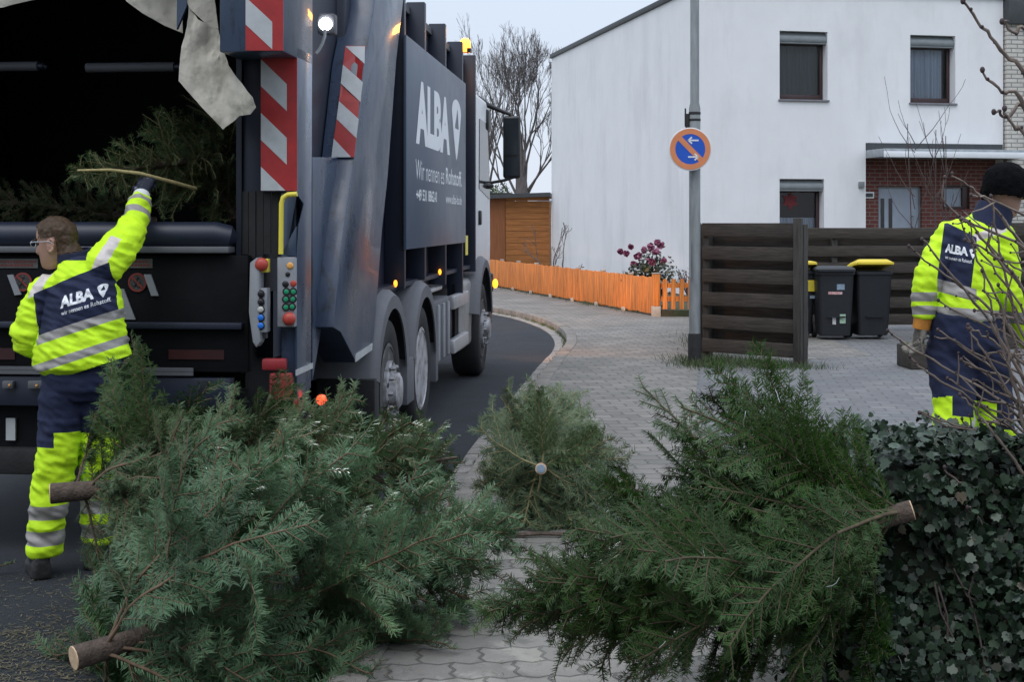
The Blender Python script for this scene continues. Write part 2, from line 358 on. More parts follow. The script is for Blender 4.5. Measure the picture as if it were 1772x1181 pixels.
HO = Vector((3.84, 29.5, 0)); HROT = math.atan2(.2064, .978)
def front(px, py):
    "photo pixel -> (s along the house front, z)"
    k = (px-CX)/FOC; s = (29.5*k-3.84)/(.978-.2064*k); return s, EYE-(py-HY)*(29.5+.2064*s)/FOC
house = thing('white_house', 'two storey white rendered house with flat roof and brick entrance', 'house', HO, HROT)
HW, HD, HH = 7.05, 12.9, 6.53
def wall_holes(b, x0, x1, z0, z1, holes, y=0.0, depth=.3, m=0):
    "facade sheet in the plane y with rectangular openings and their reveals (towards +y)"
    xs = sorted({x0, x1, *[h[0] for h in holes], *[h[1] for h in holes]}); zs = sorted({z0, z1, *[h[2] for h in holes], *[h[3] for h in holes]})
    for i in range(len(xs)-1):
        for j in range(len(zs)-1):
            cx, cz = (xs[i]+xs[i+1])/2, (zs[j]+zs[j+1])/2
            if any(h[0] < cx < h[1] and h[2] < cz < h[3] for h in holes): continue
            b.add([(xs[i], y, zs[j]), (xs[i+1], y, zs[j]), (xs[i+1], y, zs[j+1]), (xs[i], y, zs[j+1])], [(0, 1, 2, 3)], m)
    for h in holes:
        a, c, d, e_ = h
        for q in ([(a, d), (a, e_)], [(c, e_), (c, d)], [(a, e_), (c, e_)], [(c, d), (a, d)]):
            (p0, q0), (p1, q1) = q; b.add([(p0, y, q0), (p1, y, q1), (p1, y+depth, q1), (p0, y+depth, q0)], [(0, 1, 2, 3)], m)
W1 = [*front(1349, 172), *front(1432, 55)]; W2 = [*front(1575, 178), *front(1653, 62)]; W3 = [*front(1349, 430), *front(1426, 310)]
ENT = [*front(1498, 520), *front(1727, 250)]
wins = [(w_[0], w_[2], w_[1], w_[3]) for w_ in (W1, W2, W3)]
ent = (ENT[0], HW-.02, .104, ENT[3])
b = MB(); wall_holes(b, 0, HW, 0, HH, wins+[ent], depth=.3)
b.add([(0, 0, 0), (0, HD, 0), (0, HD, HH), (0, 0, HH)], [(0, 1, 2, 3)])
b.add([(HW, 0, 0), (HW, 0, HH), (HW, HD, HH), (HW, HD, 0)], [(0, 1, 2, 3)])
b.add([(0, HD, 0), (HW, HD, 0), (HW, HD, HH), (0, HD, HH)], [(0, 1, 2, 3)])
b.add([(0, 0, HH), (HW, 0, HH), (HW, HD, HH), (0, HD, HH)], [(0, 1, 2, 3)])
b.build('wall', M_STUC, house, smooth=0)
MB().box((-.05, -.06, HH+.003), (HW+.02, HD+.05, HH+.13)).build('roof_edge', M_BITU, house, bevel=.01)
def window(h, curtain, kind):
    x0, x1, z0, z1 = h; sh = .22; y = .235
    fr = MB(); t = .075
    zt = z1-sh-.003
    for a, c in (((x0+.005, y, z0+.012), (x0+t, y+.06, zt)), ((x1-t, y, z0+.012), (x1-.005, y+.06, zt)), ((x0+t, y, z0+.012), (x1-t, y+.06, z0+.13)), ((x0+t, y, zt-.06), (x1-t, y+.06, zt))): fr.box(a, c)
    f = fr.build('window', M_FRAME, house, bevel=.006)
    MB().add([(x0+t, y+.03, z0+.13), (x1-t, y+.03, z0+.13), (x1-t, y+.03, zt-.06), (x0+t, y+.03, zt-.06)], [(0, 1, 2, 3)]).build('pane', M_GLASS, f)
    cb = MB(); n = 60
    ztop = zt if kind != 'half' else z0+.65
    vs = []
    for i in range(n+1):
        x = x0+.01+(x1-x0-.02-(.13 if kind == 'gap' else 0))*i/n; yy = y+.13+.018*math.sin(i*1.25)+.008*math.sin(i*.5)
        vs += [(x, yy, z0+.05), (x, yy, ztop)]
    cb.add(vs, [(2*i, 2*i+2, 2*i+3, 2*i+1) for i in range(n)])
    cb.build('curtain', curtain, f, smooth=60)
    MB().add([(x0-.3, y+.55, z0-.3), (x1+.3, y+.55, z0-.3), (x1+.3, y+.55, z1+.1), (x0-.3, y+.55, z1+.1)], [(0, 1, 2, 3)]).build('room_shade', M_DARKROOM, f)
    sb = MB(); prof = [(.02, z1-sh), (.0, z1-sh+.04), (.015, z1-sh+.12), (.075, z1-.05), (.12, z1-.005), (.3, z1-.005), (.3, z1-sh)]
    sb.prism(prof, x0+.004, x1-.004, lambda p, q, t: (t, p+.03, q)); sb.box((x0+.004, .06, z1-sh-.035), (x1-.004, .2, z1-sh-.002))
    sb.build('shutter_box', M_SHUT, f, smooth=40)
    MB().box((x0-.03, -.045, z0-.035), (x1+.03, .29, z0+.006)).build('sill', M_SILL, f, bevel=.005)
    return f
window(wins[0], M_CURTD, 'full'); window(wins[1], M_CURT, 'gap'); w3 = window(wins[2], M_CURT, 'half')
sx_, sz_ = front(1376, 347); st = MB(); pts = []
for i in range(12):
    a = math.pi*i/6; r = .21 if i % 2 == 0 else .115; pts.append((sx_+r*math.sin(a), sz_+r*math.cos(a)))
st.prism(pts, .252, .260, lambda p, q, t: (p, t, q)).build('paper_star', M_STAR, w3)
# brick entrance
ex0, ex1, ez0, ez1 = ent
dx0, dz1 = front(1530, 322); dx1, _ = front(1606, 322); nx0, nz1 = front(1643, 320); nx1, nz0 = front(1690, 362)
b = MB(); wall_holes(b, ex0, ex1, ez0, ez1, [(dx0, dx1, ez0, dz1), (nx0, nx1, nz0, nz1)], y=.28, depth=.15)
b.build('entrance_wall', M_BRICKR, house, smooth=0)
dr = MB().box((dx0+.02, .36, ez0), (dx1-.02, .40, dz1-.02)).build('door', M_DOOR, house, bevel=.004)
MB().box((dx0, .345, ez0), (dx0+.045, .359, dz1)).box((dx1-.045, .345, ez0), (dx1, .359, dz1)).box((dx0, .345, dz1-.05), (dx1, .359, dz1)).build('door_frame', M_SHUT, dr)
for k in (1537, 1551):
    a, _ = front(k, 345); MB().box((a, .352, .6), (a+.085, .361, front(1545, 343)[1])).build('glass_strip', M_DARKG, dr)
hx, hz = front(1592, 380); MB().tube([(hx, .36, hz-.25), (hx, .30, hz-.25), (hx, .30, hz+.08), (hx, .36, hz+.08)], .014).build('handle', M_METAL, dr)
wn = MB(); t = .06
for a, c in (((nx0, .34, nz0), (nx0+t, .40, nz1)), ((nx1-t-.09, .34, nz0), (nx1, .40, nz1)), ((nx0+t, .34, nz0), (nx1-t-.09, .40, nz0+t)), ((nx0+t, .34, nz1-t), (nx1-t-.09, .40, nz1))): wn.box(a, c)
wn = wn.build('window', M_FRAME, house, bevel=.004)
MB().box((nx0+t, .37, nz0+t), (nx1-t-.09, .375, nz1-t)).build('pane', M_GLASS, wn)
MB().box((nx0+t, .44, nz0+t), (nx1-t, .45, nz1-t)).build('curtain', M_CURT, wn)
ca, cz = front(1498, 262); cz0 = front(1600, 275)[1]
MB().box((ex0+.0, -.85, cz0+.0), (HW+.15, .26, cz0+.17)).build('canopy', M_METAL, house, bevel=.01)
MB().box((ex0-.012, -.868, cz0-.012), (HW+.165, -.852, cz0+.115)).build('canopy_fascia', M_WHITEP, house, bevel=.003)
MB().box((ex0+.01, -.02, cz0+.175), (HW-.02, .29, ez1-.001)).build('canopy_flashing', M_BITU, house)
a, c = front(1504, 343); mbx = MB().box((a, .255, c), (a+.24, .279, c+.14)).build('letterbox', M_WHITEP, house, bevel=.004)
MB().box((a+.03, .25, c+.03), (a+.21, .256, c+.11)).build('letterbox_flap', M_BITU, mbx)
a, c = front(1485, 325); MB().box((a, -.06, c), (a+.12, -.002, c+.13)).build('wall_socket', M_SHUT, house, bevel=.006)
# neighbour
nb = thing('brick_house', 'cream brick terraced house with dark roof fascia joining the white one', 'house', HO+Vector((.978*(HW+.04), .2064*(HW+.04), 0)), HROT)
MB().box((0, -.10, 0), (7, HD-1, 6.2)).build('wall', M_BRICKC, nb)
MB().box((-.02, -.22, 5.98), (7.1, HD-.9, 6.75)).build('roof_fascia', M_BITU, nb, bevel=.01)

# unseen house added behind the camera, placed to shade the near ground
back = thing('brick_house', 'unseen dark brick house with tiled roof, added behind the viewpoint as shade', 'house', (-5.5, -5.0, 0), 0)
M_BRICKB = brick_mat('brown_brick', (.12, .06, .045), (.09, .05, .04), (.16, .14, .12), .24, .085, .011); M_TILE = mat('roof_tile', (.07, .035, .03), rough=.8, var=.3, scale=8, stretch=(1, 6, 6), bump=.4)
b = MB(); bh = [(1.2, 2.6, .9, 2.2), (5.0, 6.4, .9, 2.2), (8.6, 9.6, .1, 2.2), (1.2, 2.6, 3.6, 4.9), (5.0, 6.4, 3.6, 4.9), (8.4, 9.8, 3.6, 4.9)]
wall_holes(b, 0, 11, 0, 5.6, bh, y=0, depth=-.25)
b.add([(0, 0, 0), (0, -8, 0), (0, -8, 5.6), (0, 0, 5.6)], [(0, 1, 2, 3)]); b.add([(11, 0, 0), (11, -8, 0), (11, -8, 5.6), (11, 0, 5.6)], [(0, 1, 2, 3)]); b.add([(0, -8, 0), (11, -8, 0), (11, -8, 5.6), (0, -8, 5.6)], [(0, 1, 2, 3)])
b.build('wall', M_BRICKB, back, smooth=0)
MB().prism([(.6, 5.5), (-4, 8.2), (-8.6, 5.5), (-8.6, 5.3), (-4, 8.0), (.6, 5.3)], -.3, 11.3, lambda p, q, t: (t, p, q)).build('roof', M_TILE, back)
for x0, x1, z0, z1 in bh:
    f = MB().box((x0+.01, -.2, z0+.01), (x1-.01, -.13, z1-.01)).build('window' if z0 > .5 else 'door', M_FRAME, back)
    MB().box((x0+.09, -.128, z0+.09), (x1-.09, -.12, z1-.09)).build('pane', M_DARKG, f)

# ================================================================== LOW ORANGE FENCE AND GATE
M_OWOOD = mat('orange_glazed_wood', (.62, .20, .038), rough=.75, var=.58, scale=9, stretch=(5, 5, .25), bump=.3, bscale=40)
M_CONC = mat('concrete_block', (.42, .38, .33), rough=.9, var=.2, bump=.4)
fl = math.hypot(FDX, FDY); frot = math.atan2(FDY, FDX)
fence = thing('board_fence', 'low orange fence of upright boards along the paved path', 'fence', (FA[0], FA[1], .1), frot)
bd = MB(); x = .10; bw = .118
while x < fl*1.35:
    h = .64+rnd.uniform(-.012, .012); wv = rnd.uniform(-.004, .004)
    bd.box((x, -.014+wv, .03+rnd.uniform(0, .02)), (x+bw-rnd.uniform(.005, .011), .012+wv, h)); x += bw
# boards are on the street side: local -y/+y decided by rotation
bd.build('board_panel', M_OWOOD, fence, bevel=.004)
MB().box((.05, -.06, .14), (fl*1.35, -.021, .22)).box((.05, -.06, .46), (fl*1.35, -.021, .54)).build('rail', M_OWOOD, fence)
npost = 7
for i in range(1, npost+2):
    x = fl*i/npost*.98
    p = MB().box((x-.04, -.135, 0), (x+.04, -.062, .635)).build('post', M_OWOOD, fence, bevel=.006)
    MB().box((x-.06, .018, -.02), (x+.06, .055, .07)).build('post_foot', M_CONC, p, bevel=.008)
    MB().box((x-.045, -.14, .636), (x+.045, -.057, .672)).build('post_cap', M_CONC, p, bevel=.006)
cp = MB().box((-.055, -.055, .17), (.055, .055, .70)).build('corner_post', M_OWOOD, fence, bevel=.008)
MB().box((-.062, -.062, -.02), (.062, .062, .168)).build('post_foot', M_CONC, cp, bevel=.008)
MB().box((-.06, -.06, .702), (.06, .06, .72)).build('post_cap', M_CONC, cp, bevel=.006)
gate = thing('picket_gate', 'small orange picket gate beside the lamp post', 'gate', (FA[0]+.07, FA[1]+.02, .1), R(-1))
gm = MB()
for i in range(8):
    x = .04+i*.137; h = .585
    pts = [(x, .12), (x+.075, .12), (x+.075, h)] + [(x+.0375+.0375*math.cos(a), h+.0375*math.sin(a)) for a in (R(30), R(60), R(90), R(120), R(150))] + [(x, h)]
    gm.prism(pts, -.03, -.008, lambda p, q, t: (p, t, q))
gm.build('pickets', M_OWOOD, gate).name = 'picket_panel'
MB().box((.02, -.006, .25), (1.12, .03, .33)).box((.02, -.006, .47), (1.12, .03, .55)).build('rail', M_OWOOD, gate)
MB().box((.0, -.02, -.02), (1.15, .02, .10)).build('kick_board', M_SOIL, gate)

# ================================================================== SHED, HEDGE, DISTANT HOUSE
M_SHED = mat('shed_boards', (.34, .13, .035), rough=.8, var=.35, scale=3.5, stretch=(.5, .5, 8), bump=.3)
M_SHEDD = mat('shed_boards_upright', (.24, .085, .03), rough=.8, var=.25, scale=6, stretch=(5, 5, .3))
shed = thing('garden_shed', 'orange brown timber shed with flat felt roof beside the white house', 'shed', (-2.24, 42.5, .1), R(-3)); shed.scale = (1.1, 1.1, 1.1)
sb = MB()
for i in range(13): sb.box((1.86, -.02-.006*(i % 2), .02+i*.165), (3.06, .03, .02+(i+1)*.165-.008))
sb.box((0, .035, 0), (3.03, 3, 1.99))
sb.build('wall', M_SHED, shed)
MB().box((-.02, -.05, .02), (1.85, .03, 2.08)).build('upright_boards', M_SHEDD, shed)
MB().prism([(-.1, 2.0), (3.08, 2.11), (3.08, 2.22), (-.1, 2.11)], -.3, 3.1, lambda p, q, t: (p, t, q)).build('roof', M_BITU, shed)
far_house = thing('distant_house', 'pale distant house behind the bare tree and shed', 'house', (2.6, 92, 0), R(8))
MB().box((0, 0, 0), (9, 8, 3.0)).build('wall', M_STUC, far_house)
MB().prism([(-.4, 2.98), (9.4, 2.98), (4.5, 4.3)], -.3, 8.3, lambda p, q, t: (p, t, q)).build('roof', mat('slate', (.22, .25, .30), rough=.8), far_house)
for i in range(3): MB().box((1+i*2.6, -.05, 1.0), (2.2+i*2.6, -.004, 2.3)).build('window', M_DARKG, far_house)
# ================================================================== REFUSE LORRY (local: x right, y forward, z up; right flank at x = 0, tail post at y = 0)
TF = Vector((.0858, .9963)); TR = Vector((.9963, -.0858)); TO = Vector((-1.0564, 6.96))
truck = thing('garbage_truck', 'dark blue grey refuse lorry with open hopper full of firs, stopped at the kerb', 'truck', (TO.x, TO.y, 0), -math.atan2(.0858, .9963))
def side(px, py, v=0.0):
    "photo pixel -> (y, z) on the flank plane x = v"
    k = (px-CX)/FOC; o = TO+TR*v; u = (k*o.y-o.x)/(TF.x-k*TF.y); Y = o.y+TF.y*u
    return u, EYE-(py-HY)*Y/FOC
def rear(px, py, u=0.0):
    "photo pixel -> (x, z) on a plane across the lorry at y = u"
    k = (px-CX)/FOC; o = TO+TF*u; v = (k*o.y-o.x)/(TR.x-k*TR.y); Y = o.y+TR.y*v
    return v, EYE-(py-HY)*Y/FOC
M_BLUE = mat('lorry_paint', (.038, .060, .104), rough=.33, var=.12, scale=2, col2=None, rvar=.12, bump=.035, bscale=9, coat=.10)
def grime(m, amt=.5):
    b = m.node_tree.nodes['Principled BSDF']; src = b.inputs['Base Color'].links[0].from_socket; tc = node(m, 'ShaderNodeTexCoord')
    mp = node(m, 'ShaderNodeMapping'); link(m, tc.outputs['Object'], mp.inputs[0]); mp.inputs['Scale'].default_value = (2, 2, .6)
    s = noise_mix(m, 2.2, src, (.080, .088, .115), .52, .75, amount=amt, vec=mp.outputs[0])
    s = noise_mix(m, 7, s, (.016, .018, .023), .55, .66, amount=.85, vec=mp.outputs[0])
    link(m, s, b.inputs['Base Color'])
grime(M_BLUE)
M_PANEL = mat('advert_panel', (.070, .096, .140), rough=.38, var=.05, scale=2, rvar=.05)
M_BLUED = mat('lorry_paint_deep', (.014, .019, .036), rough=.45, var=.2, scale=3)
M_BLACK = mat('black_steel', (.005, .0055, .007), rough=.7, spec=.15, var=.3, scale=4, bump=.2, bscale=14)
M_RUBBER = mat('rubber', (.013, .013, .014), rough=.8, var=.3, scale=12, bump=.15, bscale=60)
M_RED = mat('warning_red', (.36, .022, .022), rough=.45, var=.18, scale=9)
M_WREF = mat('warning_white', (.46, .48, .49), rough=.4, var=.12, scale=12)
M_LETTER = mat('white_lettering', (.80, .82, .85), rough=.5, var=.02)
M_STRIP = mat('reflective_strip', (.42, .44, .45), rough=.35, var=.15, scale=10)
M_YEL = mat('yellow_paint', (.78, .66, .08), rough=.4, var=.1)
M_GREYP = mat('grey_plastic', (.105, .108, .12), rough=.6, var=.1, bump=.05)
M_LIGHTG = mat('light_grey_box', (.25, .26, .28), rough=.5, var=.12, scale=12)
M_ALU = mat('aluminium', (.52, .52, .53), rough=.42, metal=.6, var=.15, scale=6)
M_HUB = mat('wheel_silver', (.42, .42, .44), rough=.5, metal=.25, col2=(.13, .115, .11), scale=9, lo=.46, hi=.68)
M_CABW = mat('cab_white', (.72, .73, .74), rough=.35, var=.05)
M_BTNR = mat('button_red', (.42, .05, .035), rough=.45); M_BTNG = mat('button_green', (.01, .26, .12), rough=.4)
M_BTNB = mat('button_blue', (.015, .16, .62), rough=.4); M_BTNK = mat('button_black', (.01, .01, .012), rough=.4)
M_BTNO = mat('button_orange', (.75, .36, .09), rough=.4); M_BTNW = mat('button_clear', (.5, .5, .46), rough=.3)
M_AMBER = mat('amber_lamp_lit', (.8, .25, .02), rough=.3, emit=(1.0, .30, .02), estr=3.2)
M_AMBERB = mat('amber_beacon_lit', (.9, .35, .05), rough=.3, emit=(1.0, .30, .02), estr=7)
M_TAILL = mat('tail_lamp_lit', (.8, .05, .02), rough=.3, emit=(1.0, .07, .02), estr=3.5)
M_WORKL = mat('work_lamp_lit', (.9, .9, .95), rough=.3, emit=(.95, .97, 1.0), estr=30)
M_CANVAS = mat('dirty_canvas', (.50, .47, .40), rough=.95, col2=(.20, .19, .155), scale=3.2, lo=.48, hi=.75, bump=.35, bscale=25)

# --- hopper mouth: walls, floor, roof, sill
hv0, hv1 = -2.22, rear(415, 300)[0]
hb = MB()
hb.add([(hv1, .03, .9), (hv1, 2.2, .9), (hv1, 2.2, 3.4), (hv1, .03, 3.4)], [(0, 1, 2, 3)])
hb.add([(hv0, .03, .9), (hv0, 2.2, .9), (hv0, 2.2, 3.4), (hv0, .03, 3.4)], [(3, 2, 1, 0)])
hb.add([(hv0, .06, 1.42), (hv1, .06, 1.42), (hv1, 1.0, 1.15), (hv0, 1.0, 1.15)], [(0, 1, 2, 3)])
hb.add([(hv0, 1.0, 1.15), (hv1, 1.0, 1.15), (hv1, 1.75, 1.6), (hv0, 1.75, 1.6)], [(0, 1, 2, 3)])
hb.add([(hv0, 1.75, 1.6), (hv1, 1.75, 1.6), (hv1, 1.5, 3.4), (hv0, 1.5, 3.4)], [(0, 1, 2, 3)])
hopper = hb.build('hopper', M_BLACK, truck, smooth=0, fix=False)
MB().box((hv0-.3, -.25, 3.02), (-.30, 2.2, 3.5)).box((hv0-.3, -.02, .8), (hv0-.005, 2.2, 3.5)).build('hopper_roof', M_BLACK, truck)
# packer cylinders seen as two horizontal bars
for a, c, yy in ((-200, 66, 117), (150, 302, 117)):
    x0, z0 = rear(a, yy, .55); x1, _ = rear(c, yy, .55)
    cy = MB().tube([(x0, .55, z0), (x1, .55, z0)], .026, 14).build('packer_cylinder', M_GREYP, truck)
    MB().tube([(x1+.002, .55, z0), (x1+.03, .55, z0)], .019, 12).tube([(x1+.03, .55, z0), (x1+.30 if a > 0 else x1+.05, .55, z0-.008)], .011, 8).build('piston_rod', M_BLUED, cy)
# sill
sl = MB(); zc = rear(100, 407)[1]
xs0, xs1 = hv0, rear(404, 400)[0]
sl.tube([(xs0, -.01, zc), (xs1-.08, -.01, zc), (xs1-.02, .0, zc-.01), (xs1, .02, zc-.02)], [.066, .066, .058, .03], 16)
sl.build('sill_roll', M_BLUED, truck)
MB().box((xs0, -.085, rear(0, 437)[1]), (xs1, .03, rear(0, 426)[1])).build('sill_ledge', M_GREYP, truck, bevel=.006)
tz0, tz1 = rear(0, 640)[1], rear(0, 440)[1]
tg = MB().box((hv0-.2, -.03, tz0), (rear(432, 500)[0], .05, tz1-.003)).build('tail_wall', M_BLACK, truck, bevel=.004)
MB().box((xs0, -.075, rear(0, 566)[1]), (rear(425, 0)[0], -.033, rear(0, 555)[1])).box((xs0, -.05, rear(0, 700)[1]), (xs1, .02, rear(0, 650)[1])).build('cross_ledge', M_BLUED, truck, bevel=.004)
# stickers on the tail wall
def rear_rect(b, x0, y0, x1, y1, u, m=0, th=.004):
    a, c = rear(x0, y1, u), rear(x1, y0, u); return b.box((a[0], u-th, a[1]), (c[0], u, c[1]), m)
M_STICK = mat('sticker_white', (.11, .105, .10), rough=.6, var=.25, scale=20)
M_STICKR = mat('sticker_red', (.20, .03, .025), rough=.6, var=.2)
for x0, x1 in ((-25, 66), (218, 264)):
    o = rear_rect(MB(), x0, 448, x1, 464, -.032).build('warning_sticker', M_STICK, tg)
    mb = MB()
    for j in range(2):
        x = x0+6+4*j
        while x < x1-8: wv = rnd.uniform(2, 6); rear_rect(mb, x, 451.5+6*j, x+wv, 455+6*j, -.0365, th=.001); x += wv+1.6
    mb.build('sticker_print', M_STICKR, o)
for cx, cy in ((40, 488), (238, 489)):
    x, z = rear(cx, cy, -.032); mb = MB(); n = 28; Rr = .047
    mb.lathe([(0, 0), (Rr*.8, 0)], (x, -.036, z), (0, -1, 0), n)
    o = mb.build('prohibition_sign', M_STICK, tg, fix=False)
    mb = MB(); mb.lathe([(Rr*.8, 0), (Rr, 0), (Rr, .003), (Rr*.8, .003)], (x, -.034, z), (0, -1, 0), n, close=True)
    d = Rr*.8; mb.box((-d, -.0395, -.005), (d, -.0375, .005), M=Matrix.Translation((x, 0, z)) @ Matrix.Rotation(R(45), 4, 'Y'))
    mb.build('sign_ring', M_STICKR, o)
    mb = MB(); mb.ball((x+.004, -.037, z+.021), .006, 8, sc=(1, .1, 1)); mb.tube([(x+.002, -.037, z+.012), (x-.004, -.037, z-.006), (x+.008, -.037, z-.024)], .0035, 5); mb.tube([(x-.004, -.037, z-.006), (x-.016, -.037, z-.022)], .0035, 5); mb.tube([(x-.016, -.037, z+.006), (x, -.037, z+.008), (x+.014, -.037, z-.002)], .003, 5)
    mb.build('pictogram', M_BTNK, o)
for pts in ([(14, 476), (24, 475), (38, 510), (27, 511)], [(250, 475), (262, 475), (275, 512), (263, 512)], [(205, 500), (215, 500), (235, 553), (205, 553)]):
    MB().prism([rear(*p, -.032) for p in pts], -.044, -.033, lambda p, q, t: (p, t, q)).build('wear_plate', M_LIGHTG, tg)
M_DRED = mat('dull_red_reflector', (.035, .005, .006), rough=.5, var=.3)
for x0, y0, x1, y1 in ((-60, 603, 26, 622), (292, 606, 388, 622)): rear_rect(MB(), x0, y0, x1, y1, -.032).build('red_reflector', M_DRED, tg)
rs = MB()
for y in (637, 644): rear_rect(rs, -60, y, 335, y+2.6, -.052, th=.012)
rs.build('step_rail', M_GREYP, truck)
for x0, x1 in ((8, 26), (52, 76)):
    o = rear_rect(MB(), x0, 659, x1, 672, -.052, th=.03).build('number_plate_lamp', M_GREYP, truck, bevel=.004)
    MB().ball((rear((x0+x1)/2, 667, -.08)[0], -.085, rear(0, 667, -.08)[1]), .007, 8).build('bulb', M_BTNO, o)
lb = MB(); rear_rect(lb, -200, 672, 430, 772, .05, th=.02); lb.box((hv0, .10, .42), (hv1, .9, .9)); lb.build('lower_tail', M_BLACK, truck)
rear_rect(MB(), 12, 724, 28, 762, .02, th=.012).build('tail_plate', M_STRIP, truck)
a = rear(0, 818, .0)[1]; c = rear(0, 775, .0)[1]
MB().box((hv0-.1, -.06, a), (rear(440, 0)[0], .06, c)).build('underrun_bar', M_RUBBER, truck, bevel=.012)

# --- tail post and upper tailgate with striped boards
pz0, pz1 = .77, 2.515
tp = MB()
tp.prism([(0, .77), (.30, .80), (.33, 2.515), (0, 2.515)], -.012, 0, lambda p, q, t: (t, p, q))
tp.box((-.178, 0, 1.80), (-.0125, .30, 2.50))
tp.box((-.085, .02, .80), (-.0125, .28, 1.798))
tp.build('tail_post', M_BLUE, truck, bevel=.004)
MB().box((hv1+.002, .05, 1.30), (-.18, .32, 2.75)).build('inner_post', M_BLUED, truck, bevel=.004)
ux0 = rear(380, 40, -.28)[0]; ub = rear(450, 89, -.28)[1]
MB().box((ux0, -.28, ub), (0, .34, 3.6)).build('upper_tailgate', M_BLUE, truck, bevel=.006)
def board(name, poly, whites, u, parent, th=.006, pr=None):
    pr = pr or rear
    b = MB(); f = lambda p, q, t: (p, t, q)
    b.prism([pr(*p, u) for p in poly], u-th, u-.001, f, 0)
    for wq in whites: b.prism([pr(*p, u) for p in wq], u-th-.0015, u-th-.0003, f, 1)
    return b.build(name, [M_RED, M_WREF], parent, smooth=0)
Z4 = lambda x, y: (380+x*.33865, y*.33865)
tpo = [o for o in truck.children if o.name.startswith('tail_post')][0]; ugo = [o for o in truck.children if o.name.startswith('upper_tailgate')][0]
board('warning_board', [Z4(212, 975), Z4(397, 975), Z4(397, 292), Z4(212, 292)],
      [[Z4(213, 440), Z4(345, 568), Z4(345, 430), Z4(213, 302)], [Z4(213, 715), Z4(345, 842), Z4(345, 705), Z4(213, 577)], [Z4(213, 974), Z4(338, 974), Z4(213, 852)]], 0.0, tpo)
board('warning_board', [Z4(134, 258), Z4(326, 258), Z4(326, -420), Z4(134, -420)],
      [[Z4(135, 125), Z4(271, 252), Z4(271, 112), Z4(135, -15)], [Z4(135, -150), Z4(271, -23), Z4(271, -163), Z4(135, -290)]], -.28, ugo)
# --- grab handle, skirt and control panels
hp = [rear(486, 440, -.05), rear(487, 352, -.05), rear(490, 342, -.05), rear(498, 337, -.05), rear(514, 336, -.05)]
MB().tube([(p, -.05, q) for p, q in hp], .0125, 12).build('grab_handle', M_YEL, truck)
sk = [rear(*p, -.02) for p in ((514, 338), (524, 352), (516, 385), (497, 420), (486, 440), (514, 445))]
MB().prism(sk, -.02, -.008, lambda p, q, t: (p, t, q)).build('handle_bracket', M_BLUE, truck, bevel=.003)
sk = [rear(*p, .06) for p in ((415, 330), (452, 330), (470, 340), (470, 440), (420, 440))]
mb = MB()
for i in range(6):
    x0 = 418+i*13; a, c = rear(x0, 440, .045-.004*(i % 2)), rear(x0+12, 331, .045); mb.box((a[0], .04-.006*(i % 2), a[1]-.02*(i % 3)), (c[0], .05-.006*(i % 2), c[1]))
mb.build('rubber_strips', M_RUBBER, truck).name = 'rubber_curtain'
gx = [rear(433, 455, -.10), rear(446, 445, -.10), rear(450, 470, -.10), rear(449, 560, -.10), rear(451, 592, -.10), rear(444, 602, -.10), rear(438, 592, -.10), rear(431, 540, -.10)]
MB().prism(gx, -.11, -.02, lambda p, q, t: (p, t, q)).build('guard_plate', M_LIGHTG, truck, bevel=.006)
def dome(cx, cy, u, r, m, parent, name='push_button', hgt=.4):
    x, z = rear(cx, cy, u)
    return MB().lathe([(r*1.0, 0), (r, r*hgt*.5), (r*.8, r*hgt*.9), (r*.35, r*hgt*1.1), (0.0001, r*hgt*1.12)], (x, u, z), (0, -1, 0), 20).build(name, m, parent, smooth=60)
cb1 = rear_rect(MB(), 443, 498, 468, 574, -.03, th=.07).build('control_box', M_LIGHTG, truck, bevel=.005)
for cy, m in ((509, M_BTNK), (523, M_BTNK), (536, M_BTNW), (550, M_BTNB), (564, M_BTNB)):
    x, z = rear(451, cy, -.10); MB().lathe([(.0205, 0), (.0205, .006), (.0001, .0065)], (x, -.10, z), (0, -1, 0), 18).build('button_collar', M_BTNK, cb1)
    dome(451, cy, -.107, .015, m, cb1)
eb = rear_rect(MB(), 446, 448, 468, 471, -.03, th=.055).build('emergency_stop', M_YEL, truck, bevel=.004)
dome(453, 458, -.088, .033, M_BTNR, eb, 'stop_mushroom', .9)
cb2 = rear_rect(MB(), 484, 445, 514, 565, .0, th=.05).build('control_box', M_LIGHTG, truck, bevel=.005)
for cx, cy, m, r in ((502, 460, M_BTNO, .0165), (498, 475, M_BTNK, .012), (494, 492, M_BTNK, .016), (508, 491, M_BTNR, .016), (496, 505, M_BTNG, .0155), (508, 505, M_BTNG, .0155), (495, 518, M_BTNG, .0155), (507, 518, M_BTNG, .0155), (495, 532, M_BTNG, .0155), (506, 531, M_BTNG, .0155)):
    if m is M_BTNG:
        x, z = rear(cx, cy, -.05); MB().lathe([(.0195, 0), (.0195, .006), (.0001, .0065)], (x, -.05, z), (0, -1, 0), 18).build('button_collar', M_BTNK, cb2)
    dome(cx, cy, -.0505, r, m, cb2)
dome(501, 552, -.051, .032, M_BTNR, cb2, 'stop_mushroom', .9)
rear_rect(MB(), 452, 572, 464, 585, -.03, th=.03).build('cable_gland', M_GREYP, cb1, bevel=.003)
